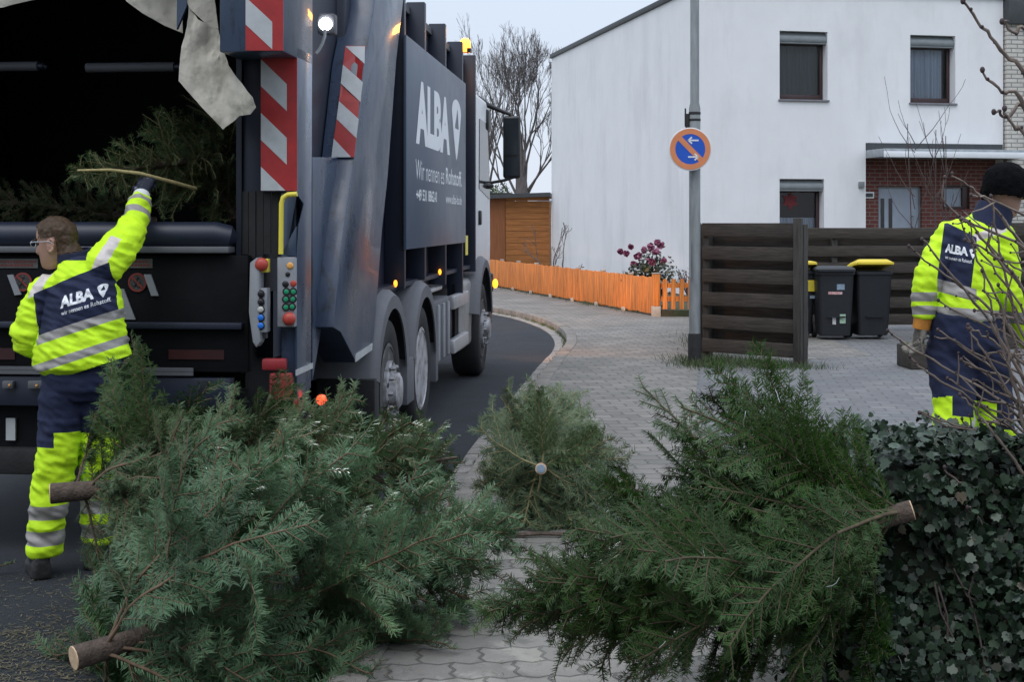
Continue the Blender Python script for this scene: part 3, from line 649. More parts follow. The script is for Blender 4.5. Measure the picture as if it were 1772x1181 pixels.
# red tail block with reflective strip and tail lamps
mb = MB(); rear_rect(mb, 457, 620, 498, 640, -.01, th=.05); rear_rect(mb, 470, 645, 508, 692, -.01, th=.05); rear_rect(mb, 511, 688, 520, 712, -.01, th=.05)
mb.build('red_tail_block', mat('tail_red', (.26, .02, .025), rough=.5, var=.2), truck, bevel=.01)
a, c = side(512, 651, .002), side(541, 628, .002); MB().box((0.0005, a[0], a[1]), (.004, c[0], c[1])).build('reflective_strip', M_STRIP, tpo)
for px, py, u in ((557, 692, .25), (487, 750, .0)):
    x, z = rear(px, py, u); MB().lathe([(.026, 0), (.026, .015), (.015, .024), (.0001, .026)], (x, u, z), (0, -1, 0), 16).build('tail_lamp', M_TAILL, truck, smooth=60)
MB().box((-.35, .02, .52), (.0, .30, .76)).build('lamp_bracket', M_BLACK, truck)
# --- recess between tailgate and body, with hoses and the work lamp
MB().box((-.40, .33, .95), (-.205, 2.6, 3.5)).build('recess_wall', M_BLUED, truck)
pp = [side(*p, -.10) for p in ((541, 272), (600, 272), (596, 400), (580, 566), (557, 566), (541, 660), (541, 420))]
MB().prism(pp, -.2, -.10, lambda p, q, t: (t, p, q)).build('lower_cover', M_BLUE, truck, bevel=.005)
mb = MB()
for off in (0, .035, .07):
    mb.tube([(-.06-off*.3, .36+off, 3.4), (-.05, .37+off, 3.0), (-.07, .40+off, 2.75), (-.04-off, .38+off, 2.5), (-.1, .42, 2.2)], .011, 8)
mb.build('hydraulic_hose', M_RUBBER, truck)
lx, lz = rear(562, 40, .98); LU = .98
wl = MB().box((lx-.05, LU+.025, lz-.055), (lx+.05, LU+.11, lz+.06)).build('work_lamp', M_GREYP, truck, bevel=.012)
MB().lathe([(.036, 0), (.036, .01), (.0001, .02)], (lx, LU+.024, lz), (0, -1, -.35), 18).build('lens', M_WORKL, wl)
mb = MB(); q = [rear(*p, .96) for p in ((562, 50), (562, 62), (558, 75), (552, 86), (547, 92))]
mb.tube([(p, .96, z) for p, z in q], .009, 8); mb.build('hose_loop', M_WREF, truck)
# --- slanted body column with board
cp = [(652, -60), (647, 17), (630, 112), (614, 271), (602, 352), (590, 435), (577, 567), (590, 575), (617, 628), (644, 606), (648, 574), (661, 400), (671, 305), (686, 102), (698, 0), (704, -60)]
MB().prism([side(*p) for p in cp], -.20, 0, lambda p, q, t: (t, p, q)).build('body_column', M_BLUE, truck, bevel=.006)
bco = [o for o in truck.children if o.name.startswith('body_column')][0]
# its rear face, board lies on the slanting rear edge: points (x, z) with y taken from the edge
def on_edge(px, py):
    pts = [side(*p) for p in ((647, 17), (630, 112), (614, 271), (602, 352))]
    pts.sort(key=lambda p: p[1]); z = None
    u = pts[0][0]
    for _ in range(6):
        x, z = rear(px, py, u-.012)
        for (u0, z0), (u1, z1) in zip(pts, pts[1:]):
            if z0 <= z <= z1 or (z1 == pts[-1][1] and z > z1): u = u0+(u1-u0)*(z-z0)/(z1-z0)
    return Vector((x, u-.012, z))
def slant(polys, mats, name, parent, th=.005):
    b = MB()
    for poly, m, d in polys:
        q = [on_edge(*p) for p in poly]; n = len(q); dv = Vector((0, -d, 0))
        b.add([p+dv for p in q]+[p+dv+Vector((0, th, 0)) for p in q], [tuple(range(n)), tuple(range(2*n-1, n-1, -1))]+[(i, (i+1) % n, n+(i+1) % n, n+i) for i in range(n)], m)
    return b.build(name, mats, parent, smooth=0)
slant([([(598, 79), (594, 112), (587, 175), (578, 240), (574, 272), (613, 272), (617, 239), (622, 176), (629, 112), (633, 79)], 0, .006), ([(598, 80), (632, 80), (631, 110)], 1, .0085),
       ([(594, 112), (590, 144), (624, 176), (628, 142)], 1, .0085), ([(587, 175), (583, 206), (617, 239), (621, 206)], 1, .0085), ([(578, 240), (574, 272), (608, 272)], 1, .0085)], [M_RED, M_WREF], 'warning_board', bco)
a, c = side(611, 618, .002), side(643, 597, .002)
MB().prism([side(*p) for p in ((614, 627), (643, 606), (644, 594), (615, 613))], .0005, .004, lambda p, q, t: (t, p, q)).build('reflective_strip', M_STRIP, bco)
# --- body with ribs and the lettered panel
u0, u1 = side(697, 200)[0], side(824, 200)[0]
MB().box((-2.42, 1.9, 1.02), (-.15, u1+.0, 3.30)).build('body_shell', M_BLUED, truck, bevel=.02)
for px, zb in ((738, 484), (773, 492), (802, 513), (824, 470)):
    u = side(px, 300)[0]; MB().box((-.149, u-.09, side(px, zb)[1]), (-.002, u, side(px, 300)[1]*0+3.40)).build('body_rib', M_BLUED, truck, bevel=.006)
u = side(702, 300)[0]; MB().box((-.149, u-.05, side(700, 500)[1]), (-.002, u+.02, 3.38)).build('body_rib', M_BLUED, truck, bevel=.006)
MB().box((-.3, u0, 3.301), (-.12, u1, 3.36)).build('roof_rail', M_GREYP, truck)
pa, pb = side(699, 429), side(803, 137)
pn = MB().box((0, u0+.03, 1.455), (.022, side(802, 200)[0], 3.0)).build('advert_panel', M_PANEL, truck, bevel=.003)
def on_panel(parts, name, parent, x=.0235, m=None):
    b = MB()
    for vs, fs in parts: b.add([(x, p, q) for p, q in vs], fs)
    return b.build(name, m or M_LETTER, parent, smooth=0)
U = lambda px: side(px, 300)[0]
on_panel([text_geo('ALBA', U(714.5), U(774), 2.245, 2.735, bold=.052)], 'alba_lettering', pn)
def shield(cx, cz, w_, h_):
    "rounded drop shaped emblem with a curved triangular void"
    o = []
    for i in range(41):
        t = i/40; a = math.pi*(-.0+t)      # right half to left over the top
        o.append((cx+w_/2*math.cos(a), cz+h_*.28+h_*.22*math.sin(a)))
    left = [(cx-w_/2*(1-(1-(1-t))**1.0)*1.0*(1-.12*math.sin(math.pi*t)) if False else cx-w_/2*(1-t)**.75, cz+h_*.28-h_*.78*t) for t in [k/16 for k in range(1, 17)]]
    right = [(2*cx-p, q) for p, q in left[:-1]][::-1]
    return o+left+right
def shield_parts(cx, cz, w_, h_):
    outer = shield(cx, cz, w_, h_)
    # void: triangle with bowed sides; built as ring quads between outer and void
    tri = [(cx-w_*.20, cz+h_*.02), (cx+w_*.24, cz+h_*.02), (cx+w_*.10, cz+h_*.36)]
    n = len(outer); inner = []
    per = []
    for i, (p, q) in enumerate(outer):
        a = math.atan2((q-(cz+h_*.13))/h_, (p-cx)/w_); dx, dy = math.cos(a)*w_, math.sin(a)*h_
        ox, oy = cx+w_*.02, cz+h_*.13; best = 1e9
        for k in range(3):
            (x1, y1), (x2, y2) = tri[k], tri[(k+1) % 3]; ex, ey = x2-x1, y2-y1; det = dx*(-ey)+ex*dy
            if abs(det) < 1e-12: continue
            t = ((x1-ox)*(-ey)+ex*(y1-oy))/det; s_ = (dx*(y1-oy)-dy*(x1-ox))/det
            if t > 0 and -1e-6 <= s_ <= 1+1e-6: best = min(best, t)
        if best > 1e8: best = .15
        inner.append((ox+dx*best, oy+dy*best))
    return outer+inner, [(i, (i+1) % n, n+(i+1) % n, n+i) for i in range(n)]
sv, sf = shield_parts((U(777.5)+U(793.5))/2, 2.50, U(793.5)-U(777.5), .56)
on_panel([(sv, sf)], 'shield_emblem', pn)
on_panel([text_geo('Wir nennen es ', U(714), U(764), 1.975, 2.125, bold=-.006)], 'slogan_lettering', pn); on_panel([text_geo('Rohstoff.', U(767), U(794.5), 1.985, 2.13, bold=.012)], 'slogan_lettering', pn)
on_panel([text_geo('+49 531 8862-0', U(715), U(751), 1.815, 1.905, bold=.018)], 'telephone_lettering', pn); on_panel([text_geo('www.alba-bs.de', U(767), U(794.5), 1.815, 1.90, bold=.012)], 'contact_lettering', pn)
# reflective dashes and amber side markers along the lower rail
rl = MB().box((-.149, u0-.75, 1.17), (-.05, u1, 1.205)).build('side_rail', M_BLUED, truck)
for px0, px1 in ((662, 679), (701, 721), (741, 757), (774, 786), (804, 811)):
    a, c = U(px0), U(px1); MB().box((-.148, a, 1.262), (-.14, c, 1.325)).build('reflective_strip', M_STRIP, truck)
for px, py in ((688, 491), (764, 471), (819, 457)):
    a, z = side(px, py, -.03); MB().ball((-.045, a, z), .02, 12, sc=(.7, 1, 1.3)).build('side_marker_lamp', M_AMBER, truck, smooth=60)
a, z0 = side(805, 442); MB().box((.0, a, z0), (.006, a+.18, side(805, 408)[1])).build('yellow_reflector', M_YEL, truck)
# --- wheels and mudguards
M_NUT = mat('nut_metal', (.25, .25, .26), rough=.5, metal=.5)
M_RIMD = mat('dirty_rim', (.05, .048, .047), rough=.75, col2=(.16, .155, .15), scale=8, lo=.5, hi=.75)
def wheel(u, kind, v=0.0):
    rr = .505
    ty = MB(); prof = [(.30, -.30), (.42, -.31), (.475, -.30), (rr, -.26), (rr, -.05), (.475, -.012), (.42, .0), (.335, -.015), (.30, -.04)]
    ty.lathe(prof, (v, u, rr), (1, 0, 0), 48)
    t = ty.build('wheel', M_RUBBER, truck, smooth=40)
    rb = MB()
    if kind == 'dual': rb.lathe([(.325, -.012), (.30, -.005), (.285, -.03), (.275, -.10), (.235, -.16), (.16, -.17), (.15, -.11), (.12, -.095), (.0001, -.095)], (v, u, rr), (1, 0, 0), 40)
    else: rb.lathe([(.325, -.012), (.30, -.006), (.285, -.03), (.27, -.09), (.20, -.11), (.0001, -.11)], (v, u, rr), (1, 0, 0), 40)
    r_ = rb.build('rim', M_HUB if kind == 'dual' else M_RIMD, t, smooth=40)
    if kind != 'dual': MB().lathe([(.175, -.108), (.17, -.02), (.205, -.012), (.205, .012), (.19, .02), (.125, .012), (.12, .06), (.10, .075), (.0001, .075)], (v, u, rr), (1, 0, 0), 36).build('hub', M_HUB, t, smooth=40)
    rad, h = (.19, -.165) if kind == 'dual' else (.165, .016)
    for i in range(10):
        a = 2*math.pi*i/10; MB().lathe([(.017, 0), (.017, .022), (.010, .034), (.0001, .034)], (v+h, u+rad*math.cos(a), rr+rad*math.sin(a)), (1, 0, 0), 6).build('rim_bolt', M_NUT, t)
    hb_ = MB()
    for i in range(10):
        a = 2*math.pi*(i+.5)/10; rad2 = .235 if kind == 'dual' else .19
        if kind != 'dual': hb_.lathe([(.019, 0), (.0001, .002)], (v+.0215, u+rad2*math.cos(a), rr+rad2*math.sin(a)), (1, 0, 0), 10)
    if hb_.v: hb_.build('rim_groove', M_BTNK, t)
    return t
def local_u(Y): return (Y-TO.y)/TF.y
UW3, UW2, UW1 = local_u(9.61), local_u(11.1), local_u(15.3)
wheel(UW3, 'single', .0); wheel(UW2, 'dual', .0); wheel(UW1, 'single', .03)
for u in (UW3, UW2): MB().lathe([(.2, -.6), (.505, -.62), (.505, -.93), (.2, -.93)], (0, u, .505), (1, 0, 0), 32).build('inner_wheel', M_RUBBER, truck)
def fender(u, r, a0, a1, v0, v1, m, th=.03, lip=.10, down=0.0, cz=.505):
    b = MB(); n = 20; ring = []
    for i in range(n+1):
        a = R(a0+(a1-a0)*i/n); c, s = math.cos(a), math.sin(a)
        for vv, rr in ((v0, r), (v1-.05, r), (v1, r-.04), (v1, r-lip), (v1-.012, r-lip), (v1-.012, r-.05), (v1-.055, r-th), (v0, r-th)):
            ring.append((vv, u+c*rr, cz+s*rr))
    k = 8; b.add(ring, [(i*k+j, i*k+(j+1) % k, (i+1)*k+(j+1) % k, (i+1)*k+j) for i in range(n) for j in range(k)]+[tuple(range(k)), tuple(range(n*k, n*k+k))])
    return b.build('mudguard', m, truck, smooth=50)
fender(UW3, .69, 12, 168, -.5, .03, M_GREYP, lip=.13); fender(UW2, .69, 8, 168, -.5, .03, M_GREYP, lip=.13)
# skirts of the mudguards, straight down between and beside the wheels
for ua, ub_ in ((UW3+.595, UW2-.595), (UW2+.58, UW2+.69), (UW3-.70, UW3-.56)):
    MB().box((-.35, min(ua, ub_)-.005, .33), (.026, max(ua, ub_)+.005, .66)).build('mud_flap', M_GREYP if ua != UW3-.70 else M_RUBBER, truck, bevel=.01)
MB().box((-1.9, .9, .55), (-.55, UW1+.5, 1.0)).box((-.6, .5, .95), (-.16, 3.6, 1.10)).build('chassis', M_BLACK, truck)
for ua in (UW3, UW2, UW1): MB().tube([(-.4, ua, .505), (-2.0, ua, .505)], .10, 10).build('axle', M_BLACK, truck)
# --- boxes between the axles
ta, tb_ = side(757, 540)[0], side(785, 540)[0]
tbx = MB().box((-.42, ta, .42), (-.03, tb_, .98)).build('storage_box', M_GREYP, truck, bevel=.03)
mb = MB()
for i in range(3): y = ta+(tb_-ta)*(.2+.3*i); mb.box((-.035, y-.05, .46), (-.01, y+.05, .94))
mb.build('box_ribs', M_LIGHTG, tbx, bevel=.01).name = 'lid_rib'
for y0, y1 in ((536, 512), (613, 587)):
    a, z0 = side(787, y0, .0); c, z1 = side(811, y1, .0); zz = side(787, y0)[1]
    MB().box((-.07, a, zz), (.0, c, zz+.125)).build('side_guard', M_ALU, truck, bevel=.01)
MB().box((-.10, side(800, 560)[0], .45), (-.072, side(806, 560)[0], 1.05)).build('guard_post', M_BLACK, truck)
MB().box((-.75, side(808, 560)[0], .36), (-.045, side(832, 560)[0], 1.07)).build('fuel_tank', mat('tank_grey', (.30, .29, .28), rough=.5, metal=.2, var=.2, scale=5), truck, bevel=.07, seg=4)
a = side(750, 500)[0]; MB().box((-.45, a, 1.055), (-.05, a+.9, 1.085)).build('step_plate', M_ALU, truck, bevel=.006)
# --- cab
cu0, cu1 = side(827, 300)[0], local_u(16.55)
cabm = MB(); prof = [(cu0, 1.05), (cu1+.02, 1.05), (cu1+.10, 1.35), (cu1+.06, 2.1), (cu1-.30, 3.05), (cu0, 3.05)]
cabm.prism(prof, -2.42, -.03, lambda p, q, t: (t, p, q))
cab = cabm.build('cab', M_CABW, truck, bevel=.06, seg=3)
MB().prism([(cu0+.35, 2.02), (cu1-.05, 1.92), (cu1-.12, 2.2), (cu1-.36, 2.78), (cu0+.4, 2.78)], -.03, -.022, lambda p, q, t: (t, p, q)).build('side_window', M_DARKG, cab)
MB().box((-.029, cu0+.3, 1.62), (.0, cu0+.42, 1.78)).build('door_handle', M_BTNK, cab, bevel=.02)
MB().box((-.2, cu0-.06, 1.2), (-.06, cu0-.01, 2.9)).build('cab_gap_dark', M_BLACK, cab)  # black strip standing in for the dark gap behind the cab
MB().box((-.20, cu1-.42, 2.70), (-.005, cu1-.05, 2.95)).build('sun_visor', M_BTNK, cab, bevel=.03)
fender(UW1+.05, .78, 10, 165, -.6, .055, M_GREYP, lip=.12)
MB().box((-2.4, cu1-.35, .35), (-.01, cu1+.12, 1.05)).build('front_bumper', M_BTNK, truck, bevel=.05)
mv = .24
mir = MB(); mx, mz0 = side(886, 308, mv); mz1 = side(886, 200, mv)[1]
my = local_u(16.3); xm0, zt = rear(870, 200, my); xm1, zb = rear(900, 309, my)
mm = MB().box((xm0, my, zb), (xm1, my+.10, zt)).build('mirror', M_BTNK, truck, bevel=.035, seg=3)
MB().box((xm0+.02, my-.004, zb+.27), (xm1-.02, my-.0005, zt-.03)).box((xm0+.02, my-.004, zb+.03), (xm1-.02, my-.0005, zb+.24)).build('mirror_glass', M_DARKG, mm)
arm = MB(); q = [rear(826, 168, my), rear(845, 182, my), rear(868, 192, my), rear(884, 198, my)]
arm.tube([(p, my+.03, z) for p, z in q], [.03, .03, .022, .02], 8); arm.build('mirror_arm', M_BTNK, truck, smooth=50); arm = MB()
q = [rear(832, 316, my), rear(850, 316, my), rear(872, 312, my), rear(890, 306, my)]; arm.tube([(p, my+.03, z) for p, z in q], .018, 8)
p, z = rear(844, 322, my); arm.ball((p, my, z), .06, 12, sc=(1.2, 1, .6)); arm.build('mirror_arm', M_BTNK, truck, smooth=50)
# --- lit lamps
bx, bz = side(857, 491, .05); by = local_u(16.45); bx, bz = rear(857, 491, by)
MB().ball((bx, by, bz), .04, 14, sc=(.8, 1, 1.35)).build('turn_signal_lamp', mat('turn_signal_lit', (.9, .3, .02), rough=.3, emit=(1.0, .27, .015), estr=5), truck, smooth=60)
MB().box((bx-.12, by-.02, bz-.10), (bx-.03, by+.10, bz+.12)).build('lamp_housing', M_BTNK, truck, bevel=.02)
bu = local_u(13.9); qx, qz = rear(805, 78, bu)
bc = MB().lathe([(.055, -.02), (.055, .04), (.05, .09), (.03, .115), (.0001, .12)], (qx, bu, qz-.05), (0, 0, 1), 18).build('beacon', M_AMBERB, truck, smooth=60)
MB().box((qx-.07, bu-.05, 3.36), (qx+.06, bu+.05, qz-.07)).build('beacon_base', M_BTNK, bc)
def lamp(name, kind, loc, energy, col, parent, size=.05, aim=None, spot=None, blend=.4):
    d = bpy.data.lights.new(name, kind); d.energy = energy; d.color = col; d.shadow_soft_size = size
    if spot: d.spot_size = R(spot); d.spot_blend = blend
    o = bpy.data.objects.new(name, d); COL.objects.link(o); o.parent = parent; o.location = loc
    if aim is not None: o.rotation_euler = (Vector(aim)-Vector(loc)).to_track_quat('-Z', 'Y').to_euler()
    return o
lamp('turn_signal_light', 'SPOT', (bx+.07, by, bz), 60, (1.0, .36, .05), truck, .04, aim=(bx+3, by+4, bz), spot=150, blend=.6)
lamp('beacon_light', 'POINT', (qx+.05, bu, qz+.16), 4, (1.0, .4, .06), truck, .05)
lamp('work_light', 'SPOT', (lx+.01, LU-.04, lz-.02), 420, (.93, .97, 1.0), truck, .03, aim=(.30, -1.7, .80), spot=52, blend=.7)
MB().lathe([(.08, 0), (.08, .02), (.0001, .03)], (-.30, cu1+.11, .82), (0, 1, 0), 18).build('headlamp', mat('headlamp_lit', (.9, .85, .7), emit=(1, .8, .55), estr=8), truck)
for az_, en_ in ((15.5, 1200), (8, 1500), (0, 2200)): lamp('headlight', 'SPOT', (-.28, cu1+.20, .80), en_, (1.0, .50, .20), truck, .03, aim=(-.28+10*math.sin(R(az_)), cu1+.2+10*math.cos(R(az_)), .80-.75), spot=13, blend=.7)
# --- torn canvas flaps over the hopper
def flap(name, pts, u, wave=.03, seed=0, parent=None):
    bm = bmesh.new(); vs = [bm.verts.new((rear(*p, u)[0], u, rear(*p, u)[1])) for p in pts]; bm.faces.new(vs)
    bmesh.ops.triangulate(bm, faces=bm.faces)
    for _ in range(4): bmesh.ops.subdivide_edges(bm, edges=[e for e in bm.edges if e.calc_length() > .03], cuts=1, use_grid_fill=True); bmesh.ops.triangulate(bm, faces=bm.faces)
    for v in bm.verts:
        q = Vector((v.co.x*4+seed, v.co.z*2.5, seed)); v.co.y += wave*mnoise.noise(q)*2+wave*.5*mnoise.noise(q*3.1)+.25*wave*abs(mnoise.noise(q*7))
    g = bmesh.ops.extrude_face_region(bm, geom=bm.faces[:])
    for v in [e for e in g['geom'] if isinstance(e, bmesh.types.BMVert)]: v.co.y += .006
    bmesh.ops.recalc_face_normals(bm, faces=bm.faces)
    me = bpy.data.meshes.new(name); bm.to_mesh(me); bm.free(); me.materials.append(M_CANVAS); me.polygons.foreach_set('use_smooth', [True]*len(me.polygons)); me.set_sharp_from_angle(angle=R(50))
    o = bpy.data.objects.new(name, me); COL.objects.link(o); o.parent = parent; return o
flap('canvas_flap', [(325, 10), (340, 32), (372, 48), (379, 78), (392, 112), (425, 150), (443, 170), (447, 187), (438, 199), (416, 201), (398, 215), (385, 224), (352, 188), (310, 140), (314, 80), (322, 45)], -.16, .06, 1, truck)
flap('canvas_flap', [(200, -25), (225, 5), (250, 24), (280, 42), (309, 54), (312, -25)], -.10, .05, 5, truck)
flap('canvas_flap', [(-40, 18), (8, 13), (45, 4), (76, -4), (90, -30), (-40, -30)], -.10, .02, 9, truck)
flap('canvas_flap', [(312, -20), (330, 15), (360, 45), (375, 48), (368, -20)], -.13, .02, 12, truck)
MB().prism([rear(*p, -.12) for p in ((310, -30), (326, -30), (326, 12), (309, 52))], -.15, -.125, lambda p, q, t: (p, t, q)).build('flap_rail', M_BLUE, truck)
# ================================================================== LAMP POST AND SIGN
M_POST = mat('zinc_post', (.24, .255, .26), rough=.55, metal=.15, var=.22, scale=5, stretch=(4, 4, .6), bump=.1)
M_POSTD = mat('post_sleeve', (.022, .022, .024), rough=.8, var=.4, scale=9)
LP = Vector((2.0, 15.5, .1))
post = thing('lamp_post', 'grey steel lamp post carrying a round parking sign', 'lamp post', LP)
MB().lathe([(.0625, .3), (.0625, 2.80), (.050, 2.86), (.0475, 6.8)], (0, 0, 0), (0, 0, 1), 24).build('pole', M_POST, post)
MB().lathe([(.075, -.05), (.075, .28), (.068, .33), (.063, .335)], (0, 0, 0), (0, 0, 1), 24).build('sleeve', M_POSTD, post)
mb = MB(); mb.lathe([(.066, 2.73), (.066, 2.76), (.0625, 2.76), (.0625, 2.73)], (0, 0, 0), (0, 0, 1), 20, close=True); mb.lathe([(.066, 2.66), (.066, 2.685), (.0625, 2.685), (.0625, 2.66)], (0, 0, 0), (0, 0, 1), 20, close=True)
mb.box((-.10, -.03, 2.55), (-.064, .02, 2.74)).box((-.11, -.02, 2.60), (-.095, .01, 2.80)).build('fuse_clamp', M_POSTD, post, bevel=.004)
MB().box((-.068, -.085, .95), (-.052, -.062, 1.35)).build('cable_cover', M_POST, post)
MB().tube([(0, 0, 6.78), (0, -.15, 6.95), (0, -.6, 7.02)], .035, 10).ball((0, -.85, 7.0), .12, 12, sc=(1, 2.4, .5)).build('luminaire', M_POST, post)
M_SREDLIT = mat('sign_ring_lamplit_red', (.68, .24, .10), rough=.35, var=.08, scale=6); M_SBLUE = mat('sign_blue', (.010, .09, .50), rough=.35, var=.06); M_SW = mat('sign_white', (.72, .73, .74), rough=.35, var=.03)  # red ring with the turn signal's orange glow put into its colour
sc_ = P(1194.5, 258, 15.36)
sign = thing('parking_sign', 'round blue and red restricted parking sign with two white arrows on the lamp post', 'traffic sign', sc_, R(4))
SR = .235
disc = MB().lathe([(SR, 0), (SR, .008), (SR-.004, .010), (.0001, .010)], (0, .01, 0), (0, -1, 0), 48).build('disc', M_SW, sign)
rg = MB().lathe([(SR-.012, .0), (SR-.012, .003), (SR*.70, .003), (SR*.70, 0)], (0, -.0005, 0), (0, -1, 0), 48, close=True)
L_ = SR*.72; rg.box((-L_, -.0042, -.029), (L_, -.0012, .029), M=Matrix.Rotation(R(45), 4, 'Y')); rg.build('ring', M_SREDLIT, sign, smooth=40)
MB().lathe([(SR*.705, 0), (SR*.705, .0012), (.0001, .0012)], (0, -.0006, 0), (0, -1, 0), 40).build('blue_field', M_SBLUE, sign)
for s_, zc_, xc_ in ((-1, .095, .035), (1, -.085, .03)):
    mb = MB(); w_ = .0085
    mb.box((xc_-.055, -.0045, zc_-w_), (xc_+.055, -.0021, zc_+w_))
    for t in (1, -1): mb.box((-.052, -.0046, -w_), (.008, -.002, w_), M=Matrix.Translation((xc_+s_*.056, 0, zc_)) @ (Matrix.Rotation(R(t*42), 4, 'Y') if s_ > 0 else Matrix.Rotation(R(180+t*42), 4, 'Y')))
    mb.build('arrow', M_SW, sign, smooth=0)
MB().box((-.12, .012, .10), (.12, .032, .13)).box((-.12, .012, -.13), (.12, .032, -.10)).box((-.07, .02, -.14), (-.055, .12, .14)).build('bracket', M_POST, sign)

# ================================================================== DARK SLAT ENCLOSURE
M_DWOOD = mat('weathered_dark_wood', (.054, .045, .037), rough=.88, var=.5, scale=5, stretch=(.7, 3, 9), bump=.5, bscale=22)
M_DWOODV = mat('weathered_dark_post', (.050, .046, .040), rough=.88, var=.45, scale=5, stretch=(7, 7, .7), bump=.5, bscale=22)
def slat_fence(label, p0, p1, n=6, bh=.15, pitch=.262, z0=.09, posts=(0, 1), group='weathered slat panels round the bin yard', hgt=None, ends=None, seed=0):
    r_ = random.Random(seed); p0, p1 = Vector((*p0, .1)), Vector((*p1, .1)); L = (p1-p0).length; a = math.atan2(p1.y-p0.y, p1.x-p0.x)
    t = thing('slat_fence', label, 'fence', p0, a, group)
    fm, bk = MB(), MB()
    for i in range(n):
        z = z0+i*pitch; d = r_.uniform(-.008, .008)
        def plank(b, y0, y1, z, h):
            e0, e1 = r_.uniform(-.006, .006), r_.uniform(-.006, .006)
            vs = [(-.03, y0, z+e0), (L+.03, y0, z+e1), (L+.03, y1, z+e1), (-.03, y1, z+e0), (-.03, y0, z+h+e0), (L+.03, y0, z+h+e1), (L+.03, y1, z+h+e1), (-.03, y1, z+h+e0)]
            b.add(vs, [(0, 3, 2, 1), (4, 5, 6, 7), (0, 1, 5, 4), (1, 2, 6, 5), (2, 3, 7, 6), (3, 0, 4, 7)])
        plank(fm, -.075, -.048, z+d, bh)
        if i < n-1: plank(bk, .048, .072, z+pitch*.5-.006+r_.uniform(-.01, .012), bh+.01)
    fm.build('front_slats', M_DWOOD, t, bevel=.005).name = 'front_cladding'
    bk.build('rear_slats', M_DWOOD, t, bevel=.005).name = 'rear_cladding'
    top = z0+(n-1)*pitch+bh
    for k in posts: MB().box((L*k-.04, -.047, -.1), (L*k+.04, .047, top-.02)).build('post', M_DWOODV, t, bevel=.006)
    return t, L
FL, FRt = (2.22, 16.05), (3.13, 15.25)
t, L = slat_fence('weathered dark slat panel standing across the paving next to the lamp post', FL, FRt, seed=1)
MB().box((L-.045, -.125, -.12), (L+.05, -.078, 1.595)).build('cover_post', M_DWOODV, t, bevel=.006)
slat_fence('dark slat panel running back from the lamp post seen nearly edge on', (2.72, 20.0), (2.16, 16.15), seed=2)
slat_fence('long dark slat fence behind the bins in front of the white house', (2.75, 20.05), (8.9, 20.6), posts=(0, .3, .52, .75, 1), n=6, bh=.15, pitch=.245, seed=3)
slat_fence('dark slat panel behind the worker in the black hat', (5.6, 16.4), (8.6, 17.0), posts=(0, .5, 1), n=6, seed=4)
# low planter sleeper
pl = thing('timber_planter', 'low dark timber planter box on the setts beside the walking worker', 'planter', (4.20, 14.9, .1), R(4))
MB().box((0, 0, 0), (.75, .45, .24)).build('box', M_DWOOD, pl, bevel=.01)
MB().box((.03, .03, .18), (.72, .42, .255)).build('soil', M_SOIL, pl)

